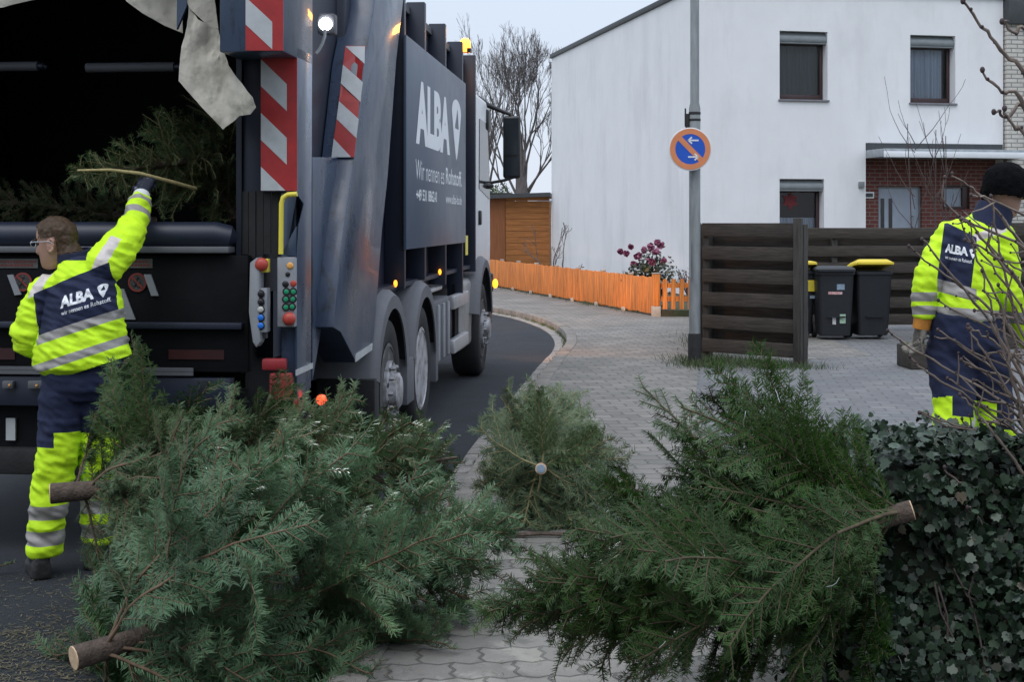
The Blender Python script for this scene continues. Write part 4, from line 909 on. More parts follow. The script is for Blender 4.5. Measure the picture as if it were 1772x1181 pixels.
# ================================================================== WHEELIE BINS
M_BINK = mat('bin_plastic_black', (.016, .018, .022), rough=.5, var=.2, bump=.05)
M_BINY = mat('bin_lid_yellow', (.66, .50, .03), rough=.5, var=.08)
M_STKG = mat('sticker_green', (.25, .5, .3), rough=.6, col2=(.65, .7, .62), scale=30); M_STKW = mat('sticker_paper', (.6, .6, .6), rough=.6, var=.2, scale=40); M_STKR = mat('sticker_redline', (.55, .2, .2), rough=.6, col2=(.7, .62, .6), scale=60); M_STKB = mat('sticker_bluegrey', (.25, .33, .42), rough=.6, var=.3, scale=40); M_STKY = mat('sticker_yellow', (.75, .6, .05), rough=.6)
def bin_(x, y, rz, label, lid, stick, tilt=0.0, extra=0.0):
    t = thing('wheelie_bin', label, 'bin', (x, y, .1), rz, 'wheelie bins behind the slat panel')
    b = MB(); rings = [(.19, .19, .05, .02), (.20, .21, .06, .0), (.225, .245, .55, 0), (.235, .262, .86, 0), (.25, .28, .862, 0), (.25, .28, .90, 0), (.235, .265, .902, 0)]
    vs = []
    def rr(hw, hd, z, n=6, rad=.05):
        o = []
        for cx, cy, a0 in ((hw-rad, -hd+rad, -90), (hw-rad, hd-rad, 0), (-hw+rad, hd-rad, 90), (-hw+rad, -hd+rad, 180)):
            for i in range(n+1): a = R(a0+90*i/n); o.append((cx+rad*math.cos(a), cy+rad*math.sin(a), z))
        return o
    for hw, hd, z, _ in rings: vs += rr(hw, hd, z)
    n = 28; b.add(vs, [(i*n+j, i*n+(j+1) % n, (i+1)*n+(j+1) % n, (i+1)*n+j) for i in range(len(rings)-1) for j in range(n)]+[tuple(range(n-1, -1, -1)), tuple(range((len(rings)-1)*n, len(rings)*n))])
    b.box((-.12, -.262, .30), (.12, -.236, .315)).build('body', M_BINK, t, smooth=40)
    l = MB(); M = Matrix.Translation((0, .27, .905)) @ Matrix.Rotation(-tilt, 4, 'X') @ Matrix.Translation((0, -.27, 0))
    sec = [rr(.258, .292, 0), rr(.258, .292, .025), rr(.245, .275, .045), rr(.20, .22, .062+extra*.4)]
    l.add([M @ Vector(v) for s_ in sec for v in s_], [(i*n+j, i*n+(j+1) % n, (i+1)*n+(j+1) % n, (i+1)*n+j) for i in range(3) for j in range(n)]+[tuple(range(n-1, -1, -1)), tuple(range(3*n, 4*n))])
    l.box((-.24, -.325, .0), (.24, -.287, .028), M=M)
    lo = l.build('lid', lid, t, smooth=40)
    MB().tube([(-.2, .30, .88), (-.2, .36, .90), (.2, .36, .90), (.2, .30, .88)], .016, 8).build('handle', M_BINK, t)
    for sx in (-.21, .21): MB().lathe([(.03, -.025), (.098, -.025), (.1, 0), (.098, .025), (.03, .025)], (sx, .22, .10), (1, 0, 0), 20).build('wheel', M_RUBBER, t)
    for (cx, cz, w_, h_, m) in stick:
        yy = -(.21+(.262-.21)*(cz-.06)/.8)-.004
        MB().box((cx-w_/2, yy-.004, cz-h_/2), (cx+w_/2, yy+.01, cz+h_/2)).build('sticker', m, t)
    return t
bin_(4.27, 18.85, R(-3), 'black bin with a black lid and four small stickers on its front', M_BINK, [(.06, .70, .10, .075, M_STKB), (-.01, .62, .18, .035, M_STKR), (.09, .28, .075, .12, M_STKG), (-.02, .25, .045, .09, M_STKW)])
bin_(4.78, 18.95, R(2), 'black bin with a raised yellow lid beside the stickered bin', M_BINY, [], tilt=R(9), extra=.05)
bin_(3.83, 19.2, R(0), 'black bin with a yellow lid half hidden by the slat panel post', M_BINY, [(.17, .70, .10, .15, M_STKY), (.2, .55, .08, .04, M_STKB)], tilt=R(8))
bin_(5.72, 18.9, R(5), 'black bin with a yellow lid behind the elbow of the walking worker', M_BINY, [], tilt=R(7))

# ================================================================== BARE TREES, SHRUBS
def grow(segs, p, d, length, r, depth, rr, spread=.45, up=.12, nseg=5, kids=(2, 4), ratio=.68, minr=.004, wob=.12):
    pts = [p.copy()]; ds = []
    for i in range(nseg):
        d = (d+Vector((rr.gauss(0, wob), rr.gauss(0, wob), rr.gauss(0, wob*.6)+up))).normalized(); p = p+d*length/nseg; pts.append(p.copy()); ds.append(d.copy())
    for i in range(nseg): segs.append((pts[i], pts[i+1], max(minr, r*(1-.55*i/nseg)), max(minr*.8, r*(1-.55*(i+1)/nseg))))
    if depth <= 0: return
    for k in range(rr.randint(*kids)):
        i = nseg-1 if k == 0 else rr.randint(max(1, nseg//3), nseg-1)
        dd = ds[i]; ax = dd.orthogonal().normalized(); ax.rotate(Matrix.Rotation(rr.uniform(0, 6.28), 3, dd)); a = rr.uniform(.5, 1.3)*spread*(.5 if k == 0 else 1)
        nd = dd.copy(); nd.rotate(Matrix.Rotation(a, 3, ax))
        grow(segs, pts[i+1], nd, length*ratio*rr.uniform(.75, 1.15), r*(.62 if k == 0 else .5)*(1-.3*i/nseg), depth-1, rr, spread, up, nseg, kids, ratio, minr, wob)
def seg_mesh(name, segs, m, parent, n=5, off=(0, 0, 0)):
    p0 = np.array([tuple(s[0]) for s in segs])-np.array(off); p1 = np.array([tuple(s[1]) for s in segs])-np.array(off)
    r0 = np.array([s[2] for s in segs]); r1 = np.array([s[3] for s in segs])
    return seg_np(name, p0, p1, r0, r1, m, parent, n)
def seg_np(name, p0, p1, r0, r1, m, parent, n=5):
    d = p1-p0; d = d/np.maximum(np.linalg.norm(d, axis=1, keepdims=True), 1e-9)
    h = np.where(np.abs(d[:, 2:3]) < .9, np.array([[0, 0, 1.]]), np.array([[1., 0, 0]])); u = np.cross(d, h); u /= np.linalg.norm(u, axis=1, keepdims=True); w_ = np.cross(d, u)
    a = 2*np.pi*np.arange(n)/n; c, s = np.cos(a), np.sin(a); k = len(p0)
    ring = u[:, None, :]*c[None, :, None]+w_[:, None, :]*s[None, :, None]
    V = np.concatenate([p0[:, None, :]+ring*r0[:, None, None], p1[:, None, :]+ring*r1[:, None, None]], axis=1).reshape(-1, 3)
    j = np.arange(n); base = (np.arange(k)*2*n)[:, None]
    q = np.stack([base+j, base+(j+1) % n, base+n+(j+1) % n, base+n+j], axis=2).reshape(-1, 4)
    return np_mesh(name, V, q, m, parent, smooth=True)
M_BARK = mat('bark_grey', (.13, .112, .108), rough=.95, var=.3, scale=8, stretch=(3, 3, .5))
M_TWIGL = mat('twig_tan', (.19, .15, .125), rough=.85, var=.4, scale=12)
M_TWIG = mat('twig_brown', (.075, .055, .05), rough=.85, var=.35, scale=12)
tb = P(903, 345, 52); bt = thing('bare_tree', 'tall leafless tree rising behind the shed', 'tree', (tb.x, tb.y, 0), 0)
rr = random.Random(11); segs = []; seg2 = []
segs.append((Vector((0, 0, 0)), Vector((0, 0, 2.9)), .25, .21)); 
grow(segs, Vector((0, 0, 2.7)), Vector((0.02, 0, 1)), 2.2, .24, 0, rr, nseg=5, wob=.05)
for (dx, hz, ln, a) in ((-.42, 2.6, 2.9, 0), (.36, 2.8, 2.7, 0), (-.16, 3.1, 3.1, 0), (.14, 3.4, 3.0, 0), (-.62, 2.3, 2.3, 0), (.62, 2.7, 2.1, 0), (.0, 4.2, 2.6, 0), (-.3, 4.0, 2.3, 0), (.3, 4.4, 2.2, 0), (.05, 2.9, 2.9, 0), (-.1, 4.8, 1.9, 0)):
    grow(seg2, Vector((dx*.12, rr.uniform(-.1, .1), hz*.92)), Vector((dx*1.15, rr.uniform(-.35, .35), 1)).normalized(), ln*.80, .06, 5, rr, spread=.40, up=.09, kids=(3, 4), ratio=.64, minr=.0045, wob=.11, nseg=4)
seg_mesh('trunk', segs, M_BARK, bt, 9); seg_mesh('crown', seg2, M_BARK, bt, 4)
tb = P(842, 345, 55); bt2 = thing('bare_tree', 'slender leafless tree half hidden by the lorry cab', 'tree', (tb.x, tb.y, 0), 0); segs = []; seg2 = []
segs.append((Vector((0, 0, 0)), Vector((0, 0, 3.5)), .13, .10))
for dx in (-.35, .3, .05, -.1, .2): grow(seg2, Vector((0, 0, rr.uniform(2.4, 3.5))), Vector((dx, rr.uniform(-.3, .3), 1)).normalized(), 2.1, .055, 3, rr, spread=.4, up=.08, kids=(3, 4), ratio=.62, minr=.007, wob=.1)
seg_mesh('trunk', segs, M_BARK, bt2, 7); seg_mesh('crown', seg2, M_BARK, bt2, 4)
# clipped hedge and far woods
def leaf_cloud(name, centers, normals, size, m, parent, seed=0, jitter=.7, lobes=None, drop=0.0):
    g = np.random.default_rng(seed); k = len(centers)
    shape = np.array(lobes if lobes is not None else [(0, -.5), (.32, -.1), (.26, .25), (0, .55), (-.26, .25), (-.32, -.1)]); n = len(shape)
    nn = normals+g.normal(0, jitter, (k, 3)); nn /= np.linalg.norm(nn, axis=1, keepdims=True)
    h = g.normal(0, 1, (k, 3))+np.array([0, 0, -drop]); u = h-nn*(h*nn).sum(1, keepdims=True); u /= np.linalg.norm(u, axis=1, keepdims=True); v = np.cross(nn, u)
    sz = size*g.uniform(.6, 1.25, (k, 1, 1))
    V = centers[:, None, :]+(v[:, None, :]*shape[None, :, 0:1]+u[:, None, :]*shape[None, :, 1:2])*sz + nn[:, None, :]*(np.abs(shape[None, :, 0:1])*sz*-.35)
    base = (np.arange(k)*n)[:, None]; F = base+np.arange(n)[None, :]
    tint = np.repeat(g.random(k), n)
    return np_mesh(name, V.reshape(-1, 3), F, m, parent, {'tint': tint})
def leaf_mat(name, stops, rough=.5, spec=.5, trans=0.0):
    m = bpy.data.materials.new(name); m.use_nodes = True; b = m.node_tree.nodes['Principled BSDF']; b.inputs['Roughness'].default_value = rough; b.inputs['Specular IOR Level'].default_value = spec
    at = node(m, 'ShaderNodeAttribute'); at.attribute_name = 'tint'; r = node(m, 'ShaderNodeValToRGB'); link(m, at.outputs['Fac'], r.inputs[0])
    el = r.color_ramp.elements; el[0].position, el[0].color = stops[0][0], (*stops[0][1], 1); el[1].position, el[1].color = stops[-1][0], (*stops[-1][1], 1)
    for p, c in stops[1:-1]: e_ = el.new(p); e_.color = (*c, 1)
    link(m, r.outputs[0], b.inputs['Base Color'])
    return m
M_HEDGE = leaf_mat('hedge_leaf', [(0, (.035, .06, .015)), (1, (.10, .14, .04))], .6)
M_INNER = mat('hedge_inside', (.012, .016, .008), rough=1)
def hedge(name, label, x0, x1, y0, y1, z0, z1, n, size, seed, m=None, cat='hedge'):
    g = np.random.default_rng(seed); t = thing(name, label, cat, ((x0+x1)/2, (y0+y1)/2, z0)); c = np.array([(x0+x1)/2, (y0+y1)/2, z0]); h = np.array([(x1-x0)/2, (y1-y0)/2, z1-z0])
    d = g.normal(0, 1, (n, 3)); d[:, 2] = np.abs(d[:, 2]); d /= np.linalg.norm(d, axis=1, keepdims=True); s = 1/np.max(np.abs(d), axis=1, keepdims=True)
    P0 = d*np.minimum(s, 1.18); ctr = P0*h*(1+.05*np.sin(P0[:, :1]*9+P0[:, 2:]*7))*g.uniform(.86, 1.03, (n, 1))
    leaf_cloud('foliage', ctr, d, size, m or M_HEDGE, t, seed)
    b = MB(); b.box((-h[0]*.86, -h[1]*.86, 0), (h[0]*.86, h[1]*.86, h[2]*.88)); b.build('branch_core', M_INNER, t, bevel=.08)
    return t
hedge('hedge', 'clipped green hedge showing above the shed roof', -2.8, .27, 47.5, 49.5, .1, 3.0, 5000, .12, 3)
# rhododendron with pink blossom behind the orange fence
M_RHOD = leaf_mat('rhododendron_leaf', [(0, (.02, .03, .016)), (1, (.06, .075, .04))], .45); M_PINK = leaf_mat('pink_blossom', [(0, (.16, .03, .07)), (.5, (.30, .075, .15)), (1, (.42, .17, .26))], .6)
def bush(name, label, base, blobs, n, size, flowers, seed, mleaf, mfl=None, twigs=20):
    g = np.random.default_rng(seed); t = thing(name, label, 'shrub', base); cs, ns, fs, fn = [], [], [], []
    for bx, by, bz, br in blobs:
        k = int(n*br*br); d = g.normal(0, 1, (k, 3)); d /= np.linalg.norm(d, axis=1, keepdims=True); cs.append(np.array([bx, by, bz])+d*br*g.uniform(.45, 1.05, (k, 1))); ns.append(d+np.array([0, 0, .4]))
    leaf_cloud('foliage', np.concatenate(cs), np.concatenate(ns), size, mleaf, t, seed)
    for fx, fy, fz, fr in flowers:
        k = 60; d = g.normal(0, 1, (k, 3)); d /= np.linalg.norm(d, axis=1, keepdims=True); fs.append(np.array([fx, fy, fz])+d*fr*.85*g.uniform(.3, 1.1, (k, 1))); fn.append(d)
    if fs: leaf_cloud('blossom', np.concatenate(fs), np.concatenate(fn), size*.8, mfl, t, seed+1, lobes=[(0, -.5), (.45, -.2), (.5, .3), (0, .5), (-.5, .3), (-.45, -.2)])
    segs = []; r_ = random.Random(seed)
    for bx, by, bz, br in blobs:
        for _ in range(max(2, twigs//len(blobs))): segs.append((Vector((0, 0, 0)), Vector((bx+r_.uniform(-br, br)*.7, by+r_.uniform(-br, br)*.7, bz+r_.uniform(0, br)*.8)), .018, .006))
    seg_mesh('stem', segs, M_TWIG, t, 4); return t
rb_ = P(1125, 480, 25.0); S = 25.0/FOC
bush('flowering_shrub', 'evergreen shrub with pink blossom behind the picket gate', (rb_.x, 25.0, .1), [(0, 0, .78, .33), (.25, .1, .65, .3), (-.25, 0, .6, .26), (.05, 0, .4, .4)], 1500, .085,
     [(.0, -.1, 1.12, .075), (.10, -.15, 1.02, .07), (.18, 0, 1.14, .08), (-.12, -.1, 1.07, .06), (-.22, -.15, .96, .07), (-.28, 0, .80, .06), (-.42, 0, 1.0, .05), (-.52, 0, 1.04, .045), (.0, -.25, .86, .07), (.22, -.2, .88, .05), (-.35, -.1, 1.12, .04), (.12, -.1, 1.20, .05)], 5, M_RHOD, M_PINK)
M_HEATH = leaf_mat('grey_shrub_leaf', [(0, (.05, .05, .045)), (.6, (.12, .11, .10)), (1, (.30, .20, .22))], .7)
bush('small_shrub', 'low grey leafed shrub next to the pink blossom', (rb_.x+.75, 24.6, .1), [(-.2, 0, .58, .2), (.05, 0, .62, .2), (.3, 0, .55, .18)], 900, .06, [], 8, M_HEATH, twigs=24)
sb_ = P(960, 465, 33.2); t = thing('bare_shrub', 'leafless dark shrub against the corner of the white wall', 'shrub', (sb_.x, 33.2, .1)); segs = []; r_ = random.Random(5)
for a in (-.15, .0, .2): grow(segs, Vector((a*.3, 0, 0)), Vector((a, 0, 1)).normalized(), .75, .032, 3, r_, spread=.6, up=.05, kids=(2, 3), ratio=.6, minr=.007, wob=.15)
seg_mesh('branchwork', segs, M_BARK, t, 5)
for i, (px, py, lab) in enumerate(((1583, 212, 'thin straight leafless sapling in front of the grey front door'), (1618, 225, 'forked leafless sapling in front of the brick entrance'), (1634, 235, 'slim leafless sapling left of the entrance window'))):
    q = P(px, 395, 22.5); t = thing('bare_sapling', lab.replace('left of', 'beside'), 'sapling', (q.x, 22.5, .1), 0, 'bare saplings behind the slat fence'); segs = []; r_ = random.Random(40+i); H = P(px, py, 22.5).z-.1
    grow(segs, Vector((0, 0, 0)), Vector((0, 0, 1)), H, .014, 0, r_, nseg=8, wob=.02)
    for k in range(7 if i != 1 else 9): grow(segs, Vector((0, 0, H*r_.uniform(.45, .9))), Vector((r_.uniform(-1, 1), r_.uniform(-.6, .6), 1.1)).normalized(), H*r_.uniform(.12, .28), .008, 1, r_, nseg=4, wob=.06, kids=(1, 2), minr=.004)
    seg_mesh('branchwork', segs, M_TWIG, t, 5)
# ------------------------------------------------------------------ grass and weeds, scattered needles
M_GRASS = leaf_mat('grass_blade', [(0, (.022, .045, .012)), (.6, (.05, .09, .025)), (.9, (.09, .11, .04)), (1, (.16, .14, .07))], .6)
def blades(name, pts, h, seed, m, kind='stuff', w_=.006):
    g = np.random.default_rng(seed); p = np.array(pts); k = len(p); hh = h*g.uniform(.35, 1.15, (k, 1)); d = g.normal(0, .45, (k, 3)); d[:, 2] = 1; d /= np.linalg.norm(d, axis=1, keepdims=True)
    s = g.normal(0, 1, (k, 3)); s[:, 2] = 0; s /= np.linalg.norm(s, axis=1, keepdims=True); s *= w_/2; bend = g.normal(0, .3, (k, 3))*hh; bend[:, 2] = -np.abs(bend[:, 2])*.5
    m1 = p+d*hh*.55; tp = p+d*hh+bend*.6
    V = np.stack([p-s, p+s, m1+s*.8, m1-s*.8, tp+s*.15, tp-s*.15], axis=1).reshape(-1, 3); b = (np.arange(k)*6)[:, None]
    F = np.concatenate([b+np.array([0, 1, 2, 3]), b+np.array([3, 2, 4, 5])])
    o = np_mesh(name, V, F, m, None, {'tint': np.repeat(g.random(k), 6)}); o['kind'] = kind; return o
g = np.random.default_rng(21); pts = []
def clump(cx, cy, sx, sy, n, z=.1):
    q = g.normal(0, 1, (n, 2)); pts.extend(np.column_stack([cx+q[:, 0]*sx, cy+q[:, 1]*sy, np.full(n, z)]).tolist())
clump(2.0, 15.3, .12, .18, 420); clump(1.95, 15.8, .16, .3, 200); clump(2.25, 15.6, .18, .2, 420); clump(2.6, 15.25, .22, .18, 650); clump(3.0, 15.0, .22, .10, 260); clump(2.3, 14.9, .2, .15, 120); clump(2.3, 17.5, .12, .9, 260)
for k in range(14): f = k/13; clump(FL[0]+(FRt[0]-FL[0])*f, FL[1]+(FRt[1]-FL[1])*f-.12, .05, .05, 40)
blades('grass', pts, .10, 1, M_GRASS, w_=.006); pts = []
for i in range(len(KS)-1):
    x, y = KG[i]
    if 9 < y < 27:
        for _ in range(5): f = rnd.random(); xx = x+(KG[i+1][0]-x)*f; yy = y+(KG[i+1][1]-y)*f; clump(xx+.14, yy, .02, .12, rnd.choice([0, 4, 14, 30]), .01)
blades('kerb_weeds', pts, .05, 2, M_GRASS, w_=.006); pts = []
for k in range(40): f = rnd.random(); clump(FA[0]+FDX*f-.1, FA[1]+FDY*f, .06, .15, rnd.choice([2, 8, 16]), .1)
blades('fence_weeds', pts, .09, 3, M_GRASS)
# ================================================================== FELLED CHRISTMAS TREES
M_FBARK = mat('fir_bark', (.085, .062, .047), rough=.9, var=.45, scale=14, stretch=(2, 2, 2), bump=.5, bscale=50)
M_CUT = mat('sawn_wood', (.60, .43, .27), rough=.8, var=.22, scale=22, bump=.2)
M_FTWIG = mat('fir_twig', (.13, .085, .05), rough=.85, var=.35, scale=30)
M_TWIGD = mat('fir_twig_dark', (.075, .058, .032), rough=.85, var=.35, scale=30)
M_TWIGY = mat('fir_twig_yellow', (.22, .19, .09), rough=.85, var=.3, scale=30)
def needle_mat(name, dark, mid, light, under, rough=.40):
    m = leaf_mat(name, [(0, dark), (.45, mid), (.93, light), (1, (.12, .10, .055))], rough, .2)
    b = m.node_tree.nodes['Principled BSDF']; s = b.inputs['Base Color'].links[0].from_socket
    ge = node(m, 'ShaderNodeNewGeometry'); x = node(m, 'ShaderNodeMix'); x.data_type = 'RGBA'; mu = node(m, 'ShaderNodeMath'); mu.operation = 'MULTIPLY'; mu.inputs[1].default_value = .5
    link(m, ge.outputs['Backfacing'], mu.inputs[0]); link(m, mu.outputs[0], x.inputs[0]); link(m, s, x.inputs[6]); x.inputs[7].default_value = (*under, 1); link(m, x.outputs[2], b.inputs['Base Color'])
    return m
M_NB = needle_mat('needles_blue_fir', (.012, .042, .011), (.037, .095, .029), (.13, .23, .098), (.125, .21, .125))
M_NG = needle_mat('needles_green_fir', (.006, .024, .003), (.016, .052, .007), (.058, .125, .020), (.05, .10, .035))
M_NO = needle_mat('needles_olive_fir', (.022, .052, .016), (.052, .10, .034), (.12, .18, .07), (.11, .16, .09))
M_NM = needle_mat('needles_sea_green_fir', (.016, .044, .010), (.044, .096, .028), (.12, .19, .07), (.12, .18, .10))
M_NP = needle_mat('needles_pale_fir', (.030, .062, .022), (.064, .118, .045), (.15, .215, .09), (.13, .17, .11))
def kerb_x(y):
    for (x0, y0), (x1, y1) in zip(KS, KS[1:]):
        if y0 <= y <= y1: return x0+(x1-x0)*(y-y0)/(y1-y0)
    return -1
def ground_z(p): return .108 if p.x > kerb_x(p.y) else .004
def needles(name, seg, dens, nl, m, parent, g, off, spread=112, wid=.0024, curl=.25):
    "seg: arrays p0, p1, normal, twig tint; needles stand off every twig, most to the sides and above"
    p0, p1, nr, tw = seg; L = np.linalg.norm(p1-p0, axis=1); n = np.maximum(2, (L*dens).astype(int)); idx = np.repeat(np.arange(len(L)), n); k = len(idx)
    t = g.random(k)[:, None]; d = ((p1-p0)/np.maximum(L, 1e-6)[:, None])[idx]; N = nr[idx]; N = N-d*(N*d).sum(1, keepdims=True); N /= np.maximum(np.linalg.norm(N, axis=1, keepdims=True), 1e-6); Sd = np.cross(d, N)
    phi = np.radians(g.choice([-1, 1], k)*np.clip(g.normal(74, 24, k), 0, spread)+g.normal(0, 8, k))[:, None]; al = np.radians(g.normal(60, 9, k))[:, None]
    base = p0[idx]+(p1-p0)[idx]*t; dr = d*np.cos(al)+(N*np.cos(phi)+Sd*np.sin(phi))*np.sin(al)
    ln = (nl*g.uniform(.65, 1.15, k))[:, None]; wv = np.cross(dr, N); wv /= np.maximum(np.linalg.norm(wv, axis=1, keepdims=True), 1e-6); wv *= wid/2
    tip = base+dr*ln+d*ln*.10+N*ln*curl*np.abs(np.sin(phi))*.6; mid = base+dr*ln*.5
    V = np.stack([base-wv*.7, base+wv*.7, mid+wv, mid-wv, tip+wv*.45, tip-wv*.45], axis=1).reshape(-1, 3)-np.array(off); b = (np.arange(k)*6)[:, None]
    F = np.concatenate([b+np.array([0, 1, 2, 3]), b+np.array([3, 2, 4, 5])])
    tint = np.clip(.72*tw[idx]+.28*g.random(k), 0, .97); tint[g.random(k) < .012] = 1.0
    return np_mesh(name, V, F, m, parent, {'tint': np.repeat(tint, 6)})
def conifer(label, butt, tip, rad, seed, m, stub=.10, tr=.035, whorl=.115, nb=6, fwd=(20, 48), droop=.10, dens=620, nl=.021, roll=.45, hang=1.0, ter=.12, lim=None, tw_len=1.0, group='discarded fir trees', twig=None, extra=(), floor=ground_z, sec=.045, wid=.0024, taper=.8, fl=None, category='christmas tree', bare=0.0, up_bias=0.0):
    r_ = random.Random(seed); g = np.random.default_rng(seed); butt, tip = Vector(butt), Vector(tip); ax = tip-butt; L = ax.length; ax.normalize()
    off = Vector((butt.x, butt.y, min(butt.z-tr, tip.z))); t = thing('christmas_tree', label, category, off, 0, group)
    u0 = ax.orthogonal().normalized(); v0 = ax.cross(u0)
    # slightly bent stem
    stem = lambda s: butt+ax*(L*s)+u0*(.03*math.sin(s*3+seed))*s+v0*(.03*math.cos(s*2.4+seed))*s
    pts = [stem(i/12) for i in range(13)]; tb_ = MB().tube(pts, [tr*(1-.86*i/12) for i in range(13)], 12, cap=True)
    trunk = tb_.build('trunk', M_FBARK, t, off=off, smooth=50)
    MB().lathe([(tr*.97, -.001), (tr*.93, .003), (tr*.5, .0045), (.0001, .004)], butt-off, -ax, 16).build('cut_end', M_CUT, trunk, smooth=30)
    S0, S1, SN, ST, W0, W1, WA, WB = [], [], [], [], [], [], [], []
    def twig_line(p, d, n, length, steps, tint, r0, depth, needle_from=0.0, dp=None):
        dp = droop if dp is None else dp; jt = (.085 if depth == 2 else .06)*(1 if hang == 1 else .7); dp = dp if hang == 1 else (dp*hang if d.z < .15 else dp*.3)
        step = length/steps; out = []
        for i in range(steps):
            d = (d+Vector((r_.gauss(0, jt), r_.gauss(0, jt), r_.gauss(0, jt)-dp*.45/steps+up_bias/steps))).normalized(); q = p+d*step; gz = floor(q)+.012
            if q.z < gz: q.z = gz; d = (q-p).normalized()
            if lim and not lim(q): break
            W0.append(p); W1.append(q); WA.append(r0*(1-.6*i/steps)); WB.append(r0*(1-.6*(i+1)/steps))
            if (i+1)/steps > needle_from: S0.append(p); S1.append(q); SN.append(n); ST.append(tint)
            out.append((p, q, d)); p = q
        return out
    def branch(s, az, length, phi, thick=1.0):
        p = stem(s); rdl = u0*math.cos(az)+v0*math.sin(az); d = (rdl*math.cos(phi)+ax*math.sin(phi)).normalized(); n = (ax-d*ax.dot(d)).normalized(); n.rotate(Matrix.Rotation(r_.gauss(0, roll), 3, d)); tint = r_.random(); dr_ = droop*r_.uniform(-.6, 2.2)
        steps = max(3, int(length/sec)); path = twig_line(p, d, n, length, steps, tint, .005*thick+.003*length, 2, .12+bare, dr_)
        side_ = 1; acc = 0.0
        for i, (a, q, dd) in enumerate(path):
            f = (i+1)/steps
            if f < .14: continue
            for rep in range(1):
                side_ = -side_; sv = dd.cross(n).normalized()*side_; ln = min(.22*tw_len, (length*(1-f)*.42+.075)*r_.uniform(.6, 1.2))*min(1, .35+f*2.2)
                if ln < .03: continue
                d2 = (dd*r_.uniform(.62, .85)+sv*.72+n*r_.uniform(-.10, .22)).normalized(); st2 = max(2, int(ln/.045)); tt = min(1, max(0, tint*.4+.3+r_.gauss(0, .28)))
                n2 = n.copy(); n2.rotate(Matrix.Rotation(r_.gauss(0, roll*1.1), 3, d2)); n2 = (n2-d2*n2.dot(d2)).normalized()
                p2 = twig_line(a+(q-a)*r_.random(), d2, n2, ln, st2, tt, .0028, 1, 0.0)
                if ln > ter:
                    s3 = 1
                    for j, (a2, q2, dd2) in enumerate(p2[:-1]):
                        for rep2 in range(2 if ln > .14 else 1):
                            s3 = -s3; d3 = (dd2*.8+dd2.cross(n2).normalized()*s3*.65+n2*r_.uniform(-.05, .2)).normalized(); l3 = min(.11, (ln*(1-(j+.5)/st2)*.55+.03)*r_.uniform(.7, 1.1))
                            twig_line(a2+(q2-a2)*r_.random(), d3, n2, l3, 2, min(1, max(0, tt+r_.gauss(0, .12))), .0016, 0)
    s = stub/L; az0 = 0
    while s < .955:
        az0 += .55; n_ = nb if s < .8 else nb-1
        prof = (1-s)**taper if fl is None else fl(s)
        for k in range(n_):
            az = az0+2*math.pi*k/n_+r_.gauss(0, .28); branch(max(.01, s+r_.uniform(-.03, .03)), az, max(.05, rad*prof*r_.uniform(.62, 1.12)), R(r_.uniform(*fwd)))
        for k in range(2): branch(min(.97, s+r_.uniform(.02, .08)), r_.uniform(0, 6.28), max(.04, rad*prof*r_.uniform(.3, .6)), R(r_.uniform(*fwd)), .6)
        s += whorl/L
    twig_line(stem(.9), ax, u0, L*.12, 4, .6, .004, 0)
    for (s, d, ln, n) in extra:
        p = stem(s); d = Vector(d).normalized(); ns = Vector(n); steps = max(4, int(ln/.05)); path = twig_line(p, d, ns, ln, steps, .6, .0042, 2, .06)
        sd = 1
        for i, (a, q, dd) in enumerate(path):
            if i < 1: continue
            for rep in range(2):
                sd = -sd; l2 = max(.03, (ln*(1-i/steps)*.4+.03)*r_.uniform(.6, 1)); twig_line(a, (dd*.8+dd.cross(ns).normalized()*sd*.6).normalized(), ns, l2, 3, .7, .002, 0)
    A = lambda q: np.array([tuple(x) for x in q])
    seg_np('branchwork', A(W0)-np.array(off), A(W1)-np.array(off), np.array(WA), np.array(WB), twig or M_FTWIG, t, 4)
    c = needles('crown', (A(S0), A(S1), A(SN), np.array(ST)), dens, nl, m, t, g, tuple(off), wid=wid)
    return t, len(c.data.polygons)
NT = 0
# big blue-green noble fir in front
tA, n = conifer('big bluish fir lying behind the lorry, its pale sawn butt on the asphalt', P(128, 1140, 4.72), P(870, 905, 5.85), .95, 3, M_NB, stub=.13, tr=.042, whorl=.115, nb=7, fwd=(8, 42), droop=.16, dens=520, nl=.031, wid=.0027, ter=.17, sec=.036, roll=.6,
    taper=.72); NT += n
tA2, n = conifer('sea green fir behind the big bluish one, its butt beside a yellow trouser leg', P(88, 855, 5.66), P(790, 790, 6.05), .70, 9, M_NM, stub=.12, tr=.042, whorl=.105, nb=7, fwd=(18, 50), droop=.06, taper=.55, dens=600, nl=.025, wid=.0022, ter=.15, sec=.033,
    extra=((.20, (-.10, -.1, 1), .56, (0, -1, .1)), (.24, (.22, -.15, 1), .60, (0, -1, .1)))); NT += n
